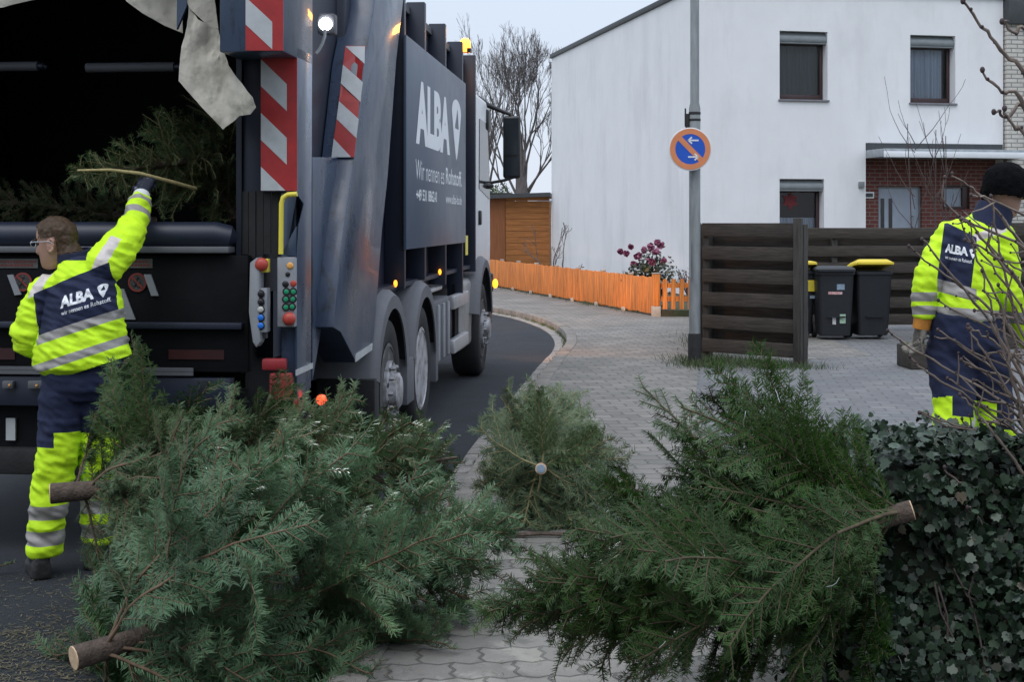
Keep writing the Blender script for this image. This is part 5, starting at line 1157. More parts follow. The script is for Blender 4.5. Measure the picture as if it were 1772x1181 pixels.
# dark green nordmann on the pavement; its upper boughs rise towards the tip
BX = [(.02, (-.80, .1, .62), .74, (.2, -1, .3)), (.04, (-.88, -.15, .52), .66, (.2, -1, .3)), (.07, (-.70, .0, .70), .66, (.1, -1, .3)), (.11, (-.80, .2, .60), .60, (0, -1, .4)), (.14, (-.72, -.1, .72), .60, (.1, -1, .2)), (.20, (-.66, .1, .80), .54, (0, -1, .3)), (.26, (-.75, -.15, .75), .50, (.1, -1, .3)), (.33, (-.68, .1, .80), .46, (0, -1, .2)), (.42, (-.78, 0, .70), .42, (.1, -1, .3)), (.52, (-.74, .1, .74), .38, (0, -1, .3)), (.62, (-.82, -.1, .66), .32, (0, -1, .2))]
tB, n = conifer('dark green fir with silver tinsel leaning its butt on the ivy', P(1578, 884, 4.28), P(835, 1068, 4.5), .86, 14, M_NG, bare=-.1, stub=.03, tr=.032, whorl=.095, nb=8, fwd=(38, 64), droop=.14, extra=BX, dens=640, nl=.021, wid=.0021, sec=.030, roll=.45, hang=2.4, ter=.14, taper=1.0, twig=M_TWIGD, tw_len=.9); NT += n
# pale fir seen from its butt end, further back
tC, n = conifer('pale green fir lying butt end towards us on the kerb', P(936, 812, 7.0), P(985, 770, 8.3), .52, 23, M_NP, bare=-.1, stub=.05, tr=.030, whorl=.10, nb=11, fwd=(0, 40), droop=.06, dens=560, nl=.028, wid=.0027, ter=.10, sec=.036, twig=M_TWIGY,
    extra=((.06, (.02, -.08, 1), .42, (0, -1, 0)), (.05, (.7, -.1, .5), .36, (0, -1, 0)))); NT += n
MB().lathe([(.022, 0), (.02, .004), (.0001, .005)], P(936, 812, 6.992)-tC.location, (-.03, -1, 0), 14).build('paint_mark', M_STKB, tC)
# firs in the hopper
TM = truck.matrix_basis.copy()
def H(px, py, u):
    v, z = rear(px, py, u); o = TO+TR*v+TF*u; return Vector((o.x, o.y, z))
lowfloor = lambda p: 1.2
tD, n = conifer('fir being pushed into the lorry hopper by the raised hand of a worker', H(440, 262, 1.0), H(136, 297, .02), .50, 31, M_NO, stub=.1, tr=.03, whorl=.10, nb=6, fwd=(15, 45), dens=420, nl=.022, floor=lowfloor, twig=M_TWIGY, taper=.9); NT += n
tE, n = conifer('fir lying deep in the dark hopper above the bare headed worker', H(270, 385, 1.1), H(-120, 330, .8), .34, 37, M_NO, dens=380, nl=.022, nb=6, floor=lowfloor, tr=.03); NT += n
tF, n = conifer('fir crammed against the right hand hopper wall'.replace('right hand ', 'inner '), H(405, 380, .7), H(345, 215, .9), .36, 41, M_NO, dens=380, nl=.022, nb=6, floor=lowfloor, tr=.03, lim=lambda q: True); NT += n
MB().tube([P(134, 295, 6.86)-tD.location, P(190, 294, 6.93)-tD.location, P(241, 300, 6.985)-tD.location, P(290, 313, 7.12)-tD.location, P(338, 327, 7.3)-tD.location], [.005, .0075, .009, .010, .012], 8).build('gripped_stem', mat('peeled_stem', (.40, .33, .15), rough=.8, var=.3, scale=40), tD, smooth=60)
print('needle faces', NT)
# tinsel on the dark fir: short silver strands caught on the twigs
M_TINS = mat('tinsel', (.85, .87, .9), rough=.22, metal=.85)
g = np.random.default_rng(4); r_ = random.Random(4); dg = bpy.context.evaluated_depsgraph_get()
cr = [o for o in tB.children if o.name.startswith('crown')][0]; co = np.zeros(len(cr.data.vertices)*3, dtype=np.float32); cr.data.vertices.foreach_get('co', co); co = co.reshape(-1, 3); a0 = []; a1 = []
o_ = np.array(tB.location)
wco = co+o_; front_i = np.where(wco[:, 1] < np.percentile(wco[:, 1], 38))[0]
for i in g.choice(front_i, 62):
    p = Vector(co[i]); d = Vector((r_.gauss(0, .5), r_.gauss(0, .3)-.2, -1)).normalized(); p = p+Vector((0, -.012, 0)); ln = r_.uniform(.02, .055); pts = [p]
    for k in range(3): p = p+d*ln/3; pts.append(p); d = (d+Vector((r_.gauss(0, .25), r_.gauss(0, .2), r_.gauss(0, .2)))).normalized()
    MB().tube(pts, .0011, 3).build('tinsel_strand', M_TINS, tB)
# lost needles and bits on the asphalt and setts
def litter(name, boxes, size, m, seed):
    g = np.random.default_rng(seed); c = []
    for x0, x1, y0, y1, n in boxes:
        q = np.column_stack([g.uniform(x0, x1, n), g.uniform(y0, y1, n), np.zeros(n)])
        for r0 in q: r0[2] = ground_z(Vector(r0))+.003
        c.append(q)
    c = np.concatenate(c); nn = np.tile(np.array([[0, 0, 1.]]), (len(c), 1))
    o = leaf_cloud(name, c, nn, size, m, None, seed, jitter=.12, lobes=[(-.06, -.5), (.06, -.5), (.07, 0), (.06, .5), (-.06, .5), (-.07, 0)]); o['kind'] = 'stuff'; return o
M_LIT = leaf_mat('needle_litter', [(0, (.04, .05, .02)), (.5, (.10, .09, .045)), (1, (.22, .17, .10))], .8)
litter('needle_litter', [(-2.0, -1.2, 4.6, 6.6, 900), (-1.5, -.4, 4.6, 5.6, 500), (-.5, .9, 4.7, 7.2, 500), (-2.2, -1.5, 5.0, 5.8, 700), (-2.1, -1.2, 4.5, 5.7, 2600), (-2.4, -1.3, 5.6, 6.6, 900)], .024, M_LIT, 3)
M_DEB = leaf_mat('pale_debris', [(0, (.10, .095, .085)), (1, (.42, .40, .36))], .8)
litter('fallen_debris', [(-2.0, .8, 4.6, 7.5, 60), (3.0, 5.5, 14.5, 18, 30), (.2, 2.5, 9, 20, 40)], .02, M_DEB, 5)
sp = thing('broken_sprig', 'small broken fir sprig alone on the asphalt by the boot', 'sprig', P(0, 988, 6.6), 0)
sg = [(Vector((-.05, 0, .0)), Vector((.05, .02, .03)))]
needles('crown', (np.array([[-.06, 0, .005]]), np.array([[.06, .03, .03]]), np.array([[0, 0, 1.]]), np.array([.8])), 700, .02, M_NO, sp, np.random.default_rng(2), (0, 0, 0))
MB().tube([(-.06, 0, .005), (.06, .03, .03)], .003, 5).build('stem', M_FTWIG, sp)
st = thing('dry_stick', 'thin brown stick lying on the setts between the firs', 'stick', P(950, 932, 6.95), R(4))
MB().tube([(-.22, 0, .015), (-.05, .01, .02), (.10, -.01, .018), (.24, .02, .016)], [.012, .011, .009, .006], 7).build('wood', M_FBARK, st)
# ================================================================== IVY WALL AND BARE TWIGS BESIDE THE CAMERA
M_IVY = leaf_mat('ivy_leaf', [(0, (.008, .018, .008)), (.5, (.022, .043, .023)), (.85, (.055, .088, .055)), (.96, (.10, .13, .11)), (1, (.10, .065, .035))], .38, .4)
ivy = thing('ivy_hedge', 'dark ivy covered low wall under the bare twigs', 'hedge', (1.82, 4.75, -.02))
ivy_lobes = [(0, -.34), (.18, -.44), (.38, -.34), (.46, -.10), (.33, .05), (.34, .24), (.15, .27), (0, .52), (-.15, .27), (-.34, .24), (-.33, .05), (-.46, -.10), (-.38, -.34), (-.18, -.44)]
g = np.random.default_rng(17)
def ivy_pts(n):
    "points on the lumpy skin of the ivy: front, top and end"
    C, N = [], []
    def skin(x, y, z, nx, ny, nz):
        w_ = .05*np.sin(x*7+z*5)+.04*np.sin(z*9+y*6+1.3)+.03*np.sin(x*17+z*13)
        C.append(np.column_stack([x+nx*w_, y+ny*w_, z+nz*w_])+g.normal(0, .018, (len(x), 3))); N.append(np.column_stack([nx+x*0, ny+x*0, nz+x*0]))
    k = int(n*.50); x = g.uniform(-.80, .95, k); z = g.uniform(0, .86, k); skin(x, np.full(k, -.42)+.18*(z/.86)**2, z, 0., -1., .25)
    k = int(n*.34); x = g.uniform(-.80, .95, k); y = g.uniform(-.30, .55, k); skin(x, y, .90-.03*(x+.2)**2-.06*np.clip(x-.35, 0, 1)-.12*np.clip(y-.35, 0, 1), 0., -.35, 1.)
    k = int(n*.16); y = g.uniform(-.42, .55, k); z = g.uniform(0, .85, k); skin(np.full(k, -.80)+.06*z, y, z, -1., -.2, .2)
    return np.concatenate(C), np.concatenate(N)
C, N = ivy_pts(12500)
leaf_cloud('foliage', C, N, .037, M_IVY, ivy, 6, jitter=.75, lobes=ivy_lobes, drop=1.0)
C2, N2 = ivy_pts(5000); leaf_cloud('inner_foliage', C2-N2*.05, N2, .05, M_IVY, ivy, 9, jitter=.6, lobes=ivy_lobes, drop=1.0)
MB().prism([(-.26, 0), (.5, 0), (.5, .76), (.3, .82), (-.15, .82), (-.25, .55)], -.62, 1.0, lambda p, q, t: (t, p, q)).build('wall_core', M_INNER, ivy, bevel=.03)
segs = []; r_ = random.Random(3)
for _ in range(26):
    p = Vector((r_.uniform(-.7, .9), -.42, r_.uniform(0, .3))); d = Vector((r_.gauss(0, .5), 0, 1)).normalized()
    for k in range(6): q = p+d*.09; q.y = -.40+.18*(q.z/.86)**2; segs.append((p, q, .004, .0035)); p = q; d = (d+Vector((r_.gauss(0, .35), 0, .1))).normalized()
seg_mesh('ivy_stem', segs, M_TWIG, ivy, 4)
# bare shrub: shoots fan out from one root beside the frame
shr = thing('bare_shrub', 'leafless budding shrub whose long twigs reach over the ivy', 'shrub', (2.05, 4.55, .1))
so = Vector(shr.location)
TW = [[(1535, 572), (1557, 588), (1632, 634), (1738, 700), (1790, 760)], [(1590, 713), (1640, 732), (1710, 750), (1790, 800)], [(1575, 616), (1606, 647), (1665, 682), (1772, 760)],
      [(1573, 425), (1610, 458), (1676, 506), (1746, 564), (1800, 640)], [(1597, 412), (1640, 470), (1700, 540), (1770, 650)], [(1645, 302), (1676, 322), (1707, 348), (1740, 384), (1795, 460)],
      [(1634, 308), (1636, 350), (1685, 388), (1772, 425), (1810, 470)], [(1658, 374), (1685, 436), (1720, 506), (1750, 577), (1800, 720)], [(1623, 520), (1676, 550), (1764, 594), (1810, 660)],
      [(1623, 572), (1685, 612), (1764, 647), (1815, 720)], [(1663, 625), (1710, 645), (1768, 671), (1815, 760)], [(1668, 2), (1700, 45), (1740, 95), (1790, 160)], [(1697, 122), (1735, 160), (1785, 205)],
      [(1722, 192), (1745, 203), (1790, 214)], [(1736, 188), (1758, 224), (1795, 268)], [(1735, 36), (1756, 58), (1795, 92)], [(1591, 714), (1640, 738), (1730, 752), (1800, 790)], [(1631, 810), (1660, 834), (1725, 863), (1800, 885)],
      [(1619, 763), (1668, 785), (1772, 806), (1810, 830)], [(1676, 863), (1733, 912), (1790, 925)], [(1700, 470), (1722, 560), (1748, 640), (1790, 740)], [(1716, 340), (1728, 420), (1745, 500), (1790, 620)],
      [(1690, 700), (1735, 715), (1790, 740)], [(1640, 655), (1700, 690), (1790, 730)], [(1752, 470), (1738, 560), (1760, 680), (1800, 800)], [(1650, 590), (1720, 640), (1790, 700)]]
r_ = random.Random(8)
for k in range(26):      # finer twigs crowding the edge of the frame
    x0, y0 = r_.uniform(1655, 1735), r_.uniform(330, 900); dx, dy = r_.uniform(60, 120), r_.uniform(-10, 150)
    TW.append([(x0, y0), (x0+dx*.4, y0+dy*.35+r_.uniform(-8, 8)), (x0+dx, y0+dy), (1810, y0+dy+r_.uniform(30, 120))])
tw = MB(); bud = MB()
M_BUD = mat('bud_dark', (.055, .035, .035), rough=.7, var=.3)
def cat(pts, n=5):
    o = []
    for i in range(len(pts)-1):
        a, b_, c, d = pts[max(0, i-1)], pts[i], pts[i+1], pts[min(len(pts)-1, i+2)]
        for k in range(n):
            t = k/n; o.append((b_*2+(c-a)*t+(a*2-b_*5+c*4-d)*t*t+(b_*3-a-c*3+d)*t*t*t)*.5)
    return o+[pts[-1]]
for i, line in enumerate(TW):
    Y = 4.55+r_.uniform(-.25, .3); near = line[0][1] < 240
    if near: Y = 3.9+r_.uniform(-.15, .1)
    pts = [P(x, y, Y+.03*k)-so for k, (x, y) in enumerate(line)]
    end = pts[-1]; root = Vector((r_.uniform(-.03, .05), r_.uniform(-.05, .05), 0))
    pts += [end*.6+Vector((root.x+.10, root.y, end.z*.45))*.4 if False else Vector((end.x*.5+.12, end.y*.6, end.z*.62)), root]
    pts = cat(pts, 5); n = len(pts); r0 = .0034 if not near else .0042
    pts = [p+Vector((r_.gauss(0, .0025), r_.gauss(0, .0025), r_.gauss(0, .0025))) for p in pts]
    tw.tube(pts, [r0*(.75+1.6*(k/n)**1.2)*(1.18 if k % 3 == 0 else 1) for k in range(n)], 6)
    bud.ball(pts[0], .0075 if near else .006, 8, sc=(1.0, 1, 1.25))
    for k in range(2, min(n, 18), 3):
        d = (pts[k+1]-pts[k-1]).normalized() if k+1 < n else Vector((0, 0, 1)); o_ = d.orthogonal().normalized(); o_.rotate(Matrix.Rotation(r_.uniform(0, 6.28), 3, d)); bud.ball(pts[k]+o_*r0*1.2, .0042 if not near else .0052, 6)
        if r_.random() < .38 and not near:
            e_ = pts[k]+(o_*.7-d*.6+Vector((0, 0, .2))).normalized()*r_.uniform(.03, .11); tw.tube([pts[k], (pts[k]+e_)/2+o_*.006, e_], [.0028, .0024, .0018], 5); bud.ball(e_, .0042, 6)
nv = len(tw.v); tw.v += bud.v; tw.f += [tuple(i+nv for i in f) for f in bud.f]; tw.m += [1]*len(bud.f)
tw.build('twigwork', [M_TWIGL, M_BUD], shr, smooth=60)
# ================================================================== WORKERS
def hivis(name, col, rough=.75, var=.06, bump=.15):
    m = mat(name, col, rough=rough, var=var, scale=9, bump=.22, bscale=26)
    b = m.node_tree.nodes['Principled BSDF']; src = b.inputs['Base Color'].links[0].from_socket; tc = node(m, 'ShaderNodeTexCoord')
    s = noise_mix(m, 6, src, tuple(c*.62 for c in col), .52, .72, amount=.55, vec=tc.outputs['Object'])
    s = noise_mix(m, 26, s, tuple(c*.5+.02 for c in col), .62, .72, amount=.6, vec=tc.outputs['Object'])
    link(m, s, b.inputs['Base Color']); return m
M_NEON = hivis('fluorescent_yellow', (.60, .93, .012)); M_NAVY = hivis('navy_cloth', (.010, .016, .050), .85, .2); M_REFL = mat('reflective_tape', (.30, .285, .27), rough=.42, var=.14, scale=14, bump=.08, bscale=60)
M_REFL2 = mat('reflective_tape_bright', (.62, .56, .52), rough=.45, var=.06, scale=14)
M_SKIN = mat('skin', (.40, .235, .17), rough=.5, var=.10, scale=25, bump=.06, bscale=160, col2=(.46, .24, .18), lo=.45, hi=.75)
M_HAIR = mat('brown_hair', (.062, .038, .022), rough=.6, spec=.25, var=.4, scale=60)
M_HAIRD = mat('black_knit', (.005, .005, .006), rough=1.0, spec=.08, var=.4, scale=40, bump=.5, bscale=120)
M_BOOT = mat('boot_leather', (.016, .015, .015), rough=.6, var=.3, scale=20, bump=.2)
M_GLOVE = mat('glove_navy', (.010, .014, .030), rough=.7, col2=(.20, .22, .25), scale=26, lo=.55, hi=.66, bump=.3, bscale=90)
M_GLOVEG = mat('glove_grey', (.11, .10, .085), rough=.85, col2=(.28, .26, .22), scale=26, lo=.45, hi=.65, bump=.4, bscale=90)
M_GCUFF = mat('glove_cuff_orange', (.50, .20, .03), rough=.8, var=.2, scale=20)
M_CUFFW = mat('cuff_white', (.68, .70, .70), rough=.8, var=.05)
M_GLASSF = mat('spectacle_frame', (.55, .56, .58), rough=.25, metal=.3)
M_EYE = mat('eye', (.05, .04, .035), rough=.15)

def etube(b, pts, rad, ref=(0, 1, 0), n=18, capr=.5):
    "closed tube, elliptical sections (rx along ref-perpendicular, ry along ref), rounded ends"
    pts = [Vector(p) for p in pts]; rad = [r if isinstance(r, tuple) else (r, r) for r in rad]; k = len(pts); vs = []
    t0 = (pts[1]-pts[0]).normalized(); t1 = (pts[-1]-pts[-2]).normalized()
    P_ = [pts[0]-t0*min(rad[0])*capr, pts[0]-t0*min(rad[0])*capr*.7]+pts+[pts[-1]+t1*min(rad[-1])*capr*.7, pts[-1]+t1*min(rad[-1])*capr]
    sc = lambda r, f: (r[0]*f, r[1]*f)
    R_ = [sc(rad[0], .35), sc(rad[0], .75)]+rad+[sc(rad[-1], .75), sc(rad[-1], .35)]
    K = len(P_); rf = Vector(ref)
    for i, p in enumerate(P_):
        t = (P_[min(i+1, K-1)]-P_[max(i-1, 0)]).normalized(); y = (rf-t*rf.dot(t)).normalized(); x = y.cross(t)
        for j in range(n): a = 2*math.pi*j/n; vs.append(p+x*(math.cos(a)*R_[i][0])+y*(math.sin(a)*R_[i][1]))
    b.add(vs, [(i*n+j, i*n+(j+1) % n, (i+1)*n+(j+1) % n, (i+1)*n+j) for i in range(K-1) for j in range(n)]+[tuple(range(n-1, -1, -1)), tuple(range((K-1)*n, K*n))])
def fuse(b, voxel, smooth=4, fn=None, cut=None):
    "one continuous skin over all shapes in b: voxel remesh, relax, then fn(v) displacement"
    o = b.build('fuse_tmp', M_SKIN, smooth=0); md = o.modifiers.new('r', 'REMESH'); md.mode = 'VOXEL'; md.voxel_size = voxel
    dg = bpy.context.evaluated_depsgraph_get(); me = bpy.data.meshes.new_from_object(o.evaluated_get(dg)); old = o.data; bpy.data.objects.remove(o); bpy.data.meshes.remove(old)
    bm = bmesh.new(); bm.from_mesh(me); bpy.data.meshes.remove(me)
    for _ in range(smooth): bmesh.ops.smooth_vert(bm, verts=bm.verts, factor=.5, use_axis_x=True, use_axis_y=True, use_axis_z=True)
    bm.normal_update()
    if fn:
        mv_ = [v.normal*fn(v.co) for v in bm.verts]
        for v, d in zip(bm.verts, mv_): v.co += d
    if cut:
        bmesh.ops.delete(bm, geom=[f for f in bm.faces if cut(f.calc_center_median())], context='FACES')
    return bm
def eye_plane(bm, org, p, q):
    "crease the mesh where the plane through the eye point and two photo pixels meets it (a straight seam)"
    e = Vector((0, 0, EYE))-org; a, b_ = P(*p, 6)-org, P(*q, 6)-org; n = (a-e).cross(b_-e).normalized()
    bmesh.ops.bisect_plane(bm, geom=bm.verts[:]+bm.edges[:]+bm.faces[:], plane_co=e, plane_no=n, dist=1e-5)
def seam(bm, co, no, clear=False):
    bmesh.ops.bisect_plane(bm, geom=bm.verts[:]+bm.edges[:]+bm.faces[:], plane_co=co, plane_no=Vector(no).normalized(), dist=1e-5, clear_inner=clear)
def finish(bm, name, mats, parent, classify=None):
    me = bpy.data.meshes.new(name)
    if classify:
        for f in bm.faces: f.material_index = classify(f.calc_center_median(), f.normal)
    for f in bm.faces: f.smooth = True
    bm.to_mesh(me)
    for m in mats: me.materials.append(m)
    o = bpy.data.objects.new(name, me); COL.objects.link(o)
    if parent: o.parent = parent
    return o
def folds(amp, seed, kx=9, kz=22):
    "soft cloth folds: stretched, ridged noise"
    def f(c):
        q = Vector((c.x*kx+seed, c.y*kx, c.z*kz+c.x*6)); a = mnoise.noise(q); b_ = mnoise.noise(q*2.3+Vector((3, 1, 7)))
        return amp*((1-abs(a)*2.2)*.7+b_*.6)
    return f
def head_bm(M, voxel=.0048):
    "head with face towards +x of its own frame, neck added by caller; M places it"
    zs = [-.118, -.108, -.090, -.070, -.050, -.028, -.006, .015, .035, .055, .075, .095, .110, .118]
    F = [.058, .076, .081, .082, .083, .084, .083, .080, .085, .083, .076, .060, .036, .010]
    B = [.000, -.02, -.045, -.062, -.075, -.087, -.095, -.099, -.101, -.098, -.088, -.068, -.040, -.010]
    W = [.022, .040, .051, .059, .064, .068, .071, .073, .074, .073, .067, .054, .035, .010]
    b = MB(); n = 64; nz = 56; vs = []
    for i in range(nz+1):
        z = -.118+.236*i/nz; f, bk, w_ = np.interp(z, zs, F), np.interp(z, zs, B), np.interp(z, zs, W); c = (f+bk)/2; a = (f-bk)/2
        for j in range(n):
            th = 2*math.pi*j/n; x, y = c+a*math.copysign(abs(math.cos(th))**.9, math.cos(th)), w_*math.copysign(abs(math.sin(th))**.9, math.sin(th))
            if math.cos(th) > 0:
                nose = math.exp(-(y/.0125)**2)*np.interp(z, [-.052, -.043, -.034, -.012, .02, .035], [0, .6, 1, .72, .22, 0]); x += .027*nose
                x += .004*math.exp(-(y/.03)**2)*math.exp(-((z-.033)/.008)**2)
                for s_ in (-1, 1): x -= .013*math.exp(-((y-s_*.031)/.014)**2)*math.exp(-((z-.010)/.012)**2); x += .004*math.exp(-((y-s_*.042)/.015)**2)*math.exp(-((z+.025)/.016)**2)
                x += .006*math.exp(-(y/.022)**2)*(math.exp(-((z+.063)/.0055)**2)+math.exp(-((z+.078)/.006)**2))-.005*math.exp(-(y/.024)**2)*math.exp(-((z+.0705)/.0035)**2)
                x += .006*math.exp(-(y/.018)**2)*math.exp(-((z+.100)/.010)**2)
            vs.append(M @ Vector((x, y, z)))
    b.add(vs, [(i*n+j, i*n+(j+1) % n, (i+1)*n+(j+1) % n, (i+1)*n+j) for i in range(nz) for j in range(n)]+[tuple(range(n-1, -1, -1)), tuple(range(nz*n, (nz+1)*n))])
    for s_ in (-1, 1):      # ears
        ev = MB()
        for k in range(14):
            a = 2*math.pi*k/14; p0 = Vector((-.012+.017*math.cos(a)-.004*math.sin(a), s_*(.076+.006*(math.cos(a) < 0)), -.008+.030*math.sin(a)))
            b.ball(M @ p0, .0062, 8)
        b.ball(M @ Vector((-.010, s_*.073, -.008)), .013, 8, sc=(1, .6, 1.6))
    return b
def hand_bm(M, curl=1.0, thumb=.6, side_=1, r=.0105, spread=.0):
    "hand: wrist at origin, fingers along +z, palm faces +y, thumb on the +x*side side; curl in radians per joint"
    b = MB(); etube(b, [M @ Vector((0, 0, -.05)), M @ Vector((0, 0, 0)), M @ Vector((0, .002, .045)), M @ Vector((0, .0, .088))], [(.029, .024), (.031, .022), (.041, .019), (.041, .016)], ref=tuple(M.to_3x3() @ Vector((0, 1, 0))), n=16)
    for i, (x, l) in enumerate(((.030, .072), (.010, .080), (-.011, .075), (-.031, .060))):
        p = Vector((x*side_, 0, .085)); a = .25; pts = [M @ (p-Vector((0, 0, .012))), M @ p]; rs = [r*1.05, r*1.05]
        for k, f in enumerate((.45, .30, .25)):
            a += curl*(.9 if k == 0 else 1.05); p = p+Vector((x*side_*spread, math.sin(a)*l*f, math.cos(a)*l*f)); pts.append(M @ p); rs.append(r*(1-.09*k))
        etube(b, pts, rs, ref=tuple(M.to_3x3() @ Vector((1, 0, 0))), n=10, capr=.8)
    p = [Vector((.030*side_, .004, .018)), Vector((.052*side_, .016, .042)), Vector((.060*side_-.01*side_*thumb, .030+.012*thumb, .066)), Vector((.052*side_-.028*side_*thumb, .040+.02*thumb, .084))]
    etube(b, [M @ q for q in p], [r*1.25, r*1.15, r*1.05, r*.9], ref=tuple(M.to_3x3() @ Vector((0, 0, 1))), n=10, capr=.8)
    return b
def hair_strands(bmh, region, n, ln, m, parent, seed, comb):
    g = np.random.default_rng(seed); fs = [f for f in bmh.faces if region(f.calc_center_median())]
    if not fs: return
    ar = np.array([f.calc_area() for f in fs]); ar /= ar.sum(); pick = g.choice(len(fs), n, p=ar); c = np.array([tuple(fs[i].calc_center_median()) for i in pick])+g.normal(0, .002, (n, 3)); N = np.array([tuple(fs[i].normal) for i in pick])
    d = N*.55+np.array(comb)+g.normal(0, .36, (n, 3)); d /= np.linalg.norm(d, axis=1, keepdims=True); L = ln*g.uniform(.5, 1.1, (n, 1)); s = np.cross(d, N); s /= np.maximum(np.linalg.norm(s, axis=1, keepdims=True), 1e-6); s *= .0012
    mid = c+d*L*.55; tip = c+d*L-N*L*.25; V = np.stack([c-s, c+s, mid+s, mid-s, tip+s*.3, tip-s*.3], axis=1).reshape(-1, 3); b = (np.arange(n)*6)[:, None]
    return np_mesh('hair', V, np.concatenate([b+np.array([0, 1, 2, 3]), b+np.array([3, 2, 4, 5])]), m, parent)
def print_on(parts, bm, name, m, parent, origin, xd, yd, lift=.0022):
    "lettering laid on a cloth: 2-D points mapped by origin + x*xd + y*yd, dropped along +y onto bm"
    tree = BVHTree.FromBMesh(bm); b = MB()
    for vs, fs in parts:
        q = []
        for x, y in vs:
            p = Vector(origin)+Vector(xd)*x+Vector(yd)*y; h = tree.ray_cast(Vector((p.x, -1.0, p.z)), Vector((0, 1, 0)))
            q.append((h[0]+Vector((0, -lift, 0))) if h[0] else p)
        b.add(q, fs)
    return b.build(name, m, parent, smooth=0, fix=False)
def subdiv(parts, lim=.01):
    "cut lettering faces finer so that they follow the cloth"
    out = []
    for vs, fs in parts:
        bm = bmesh.new(); q = [bm.verts.new((x, y, 0)) for x, y in vs]
        for f in fs:
            try: bm.faces.new([q[i] for i in f])
            except ValueError: pass
        bmesh.ops.triangulate(bm, faces=bm.faces)
        for _ in range(3):
            e = [e for e in bm.edges if e.calc_length() > lim]
            if e: bmesh.ops.subdivide_edges(bm, edges=e, cuts=1)
            bmesh.ops.triangulate(bm, faces=[f for f in bm.faces if len(f.verts) > 3])
        bm.verts.index_update(); out.append(([(v.co.x, v.co.y) for v in bm.verts], [tuple(v.index for v in f.verts) for f in bm.faces])); bm.free()
    return out
def segdist(p, a, b):
    ab = b-a; t = max(0, min(1, (p-a).dot(ab)/ab.dot(ab))); return (p-a-ab*t).length, t
def boots(b, ankle, toe, z0=0.0):
    a = Vector(ankle); d = (Vector(toe)-a); d.z = 0; d.normalize(); s = Vector((-d.y, d.x, 0)); vs = []
    for x, w_, zt in ((-.085, .03, .07), (-.075, .042, .11), (-.02, .046, .115), (.05, .046, .095), (.12, .050, .075), (.175, .044, .062), (.20, .022, .045)):
        for sx, zz in ((-1, 0), (1, 0), (1, .5), (.6, 1), (-.6, 1), (-1, .5)): vs.append(Vector((a.x, a.y, z0))+d*x+s*(w_*sx)+Vector((0, 0, zt*zz+.002)))
    n = 6; k = 7; b.add(vs, [(i*n+j, i*n+(j+1) % n, (i+1)*n+(j+1) % n, (i+1)*n+j) for i in range(k-1) for j in range(n)]+[tuple(range(n-1, -1, -1)), tuple(range((k-1)*n, k*n))])
    etube(b, [a+Vector((0, 0, -.02)), a+Vector((0, 0, .10))], [.05, .056], n=14)
    return b

# ---------------------------------------------------------------- worker reaching into the hopper
SC1 = FOC/6.57
def q1(px, py, y=0.0):
    "pixel -> local point of worker one, at local depth y (perspective taken into account)"
    k = (6.57+y)/6.57; X = (px-CX)*(6.57+y)/FOC; return Vector((X-O1.x, y, EYE-(py-HY)*(6.57+y)/FOC))
O1 = Vector(((112-CX)/SC1, 6.57, 0.0))
shL, elL, wrL = q1(82, 505), q1(50, 588, -.02), q1(112, 592, .26)
shR, elR, wrR = q1(190, 448), q1(226, 404, .17), q1(243, 345, .34)
neck0, neck1 = q1(136, 462, .01), q1(112, 430, .03)
headM = Matrix.Translation(q1(97, 421, .04)) @ Matrix.Rotation(R(170), 4, 'Z') @ Matrix.Rotation(R(7), 4, 'Y') @ Matrix.Rotation(R(-3), 4, 'X')
hb = head_bm(headM)
etube(hb, [neck0+Vector((0, 0, -.10)), neck0, neck1, q1(104, 425, .04)], [(.075, .07), (.060, .058), (.056, .058), (.05, .05)])
etube(hb, [q1(140, 640, .0), q1(142, 560), q1(140, 490, .0), neck0+Vector((0, 0, -.02))], [(.13, .09), (.12, .085), (.12, .08), (.05, .05)])
etube(hb, [q1(140, 480), shR, elR, wrR], [.06, .05, .04, .028]); etube(hb, [q1(135, 490), shL, elL, wrL], [.06, .05, .04, .028])
hipL, hipR = q1(113, 668), q1(170, 662); knL, anL = q1(99, 792, -.01), q1(76, 958, .02); knR, anR = q1(172, 780, .08), q1(170, 940, .20)
etube(hb, [q1(140, 650), hipL, knL, anL], [.07, .07, .05, .035]); etube(hb, [q1(140, 650), hipR, knR, anR], [.07, .07, .05, .035])
bm = fuse(hb, .0048, 2)
w1 = finish(bm, 'person', [M_SKIN], None); w1.location = O1
tag(w1, 'bare headed worker in yellow and navy workwear pushing a fir into the hopper', 'person')
hair_region = lambda c, Mi=headM.inverted(): (lambda l: (l.z > .084 or (l.x < .045 and l.z > .035) or (l.x < -.035 and l.z > -.055) or (l.x < .03 and l.z > .058) or (abs(l.y) < .05 and l.x > .04 and l.z > .078)) and l.z > -.2 and not (abs(l.y) > .070 and l.x > -.03 and l.z < .03))(Mi @ c)
cap = bmesh.new(); vm_ = {}
for f in bm.faces:
    c = f.calc_center_median(); l = headM.inverted() @ c
    if -.12 < l.z and l.length < .16 and hair_region(c):
        cap.faces.new([vm_.setdefault(v.index, None) or vm_.__setitem__(v.index, cap.verts.new(v.co+v.normal*(.008+.006*mnoise.noise(v.co*38)+.003*mnoise.noise(v.co*110)))) or vm_[v.index] for v in f.verts])
hair = finish(cap, 'hair', [M_HAIR], w1)
hs = hair_strands(cap, lambda c: True, 9000, .036, M_HAIR, hair, 3, tuple(headM.to_3x3() @ Vector((-.55, 0, -.15)))); hs.name = 'hair_strands'; cap.free(); bm.free()
gl = MB(); G = lambda x, y, z: headM @ Vector((x, y, z))
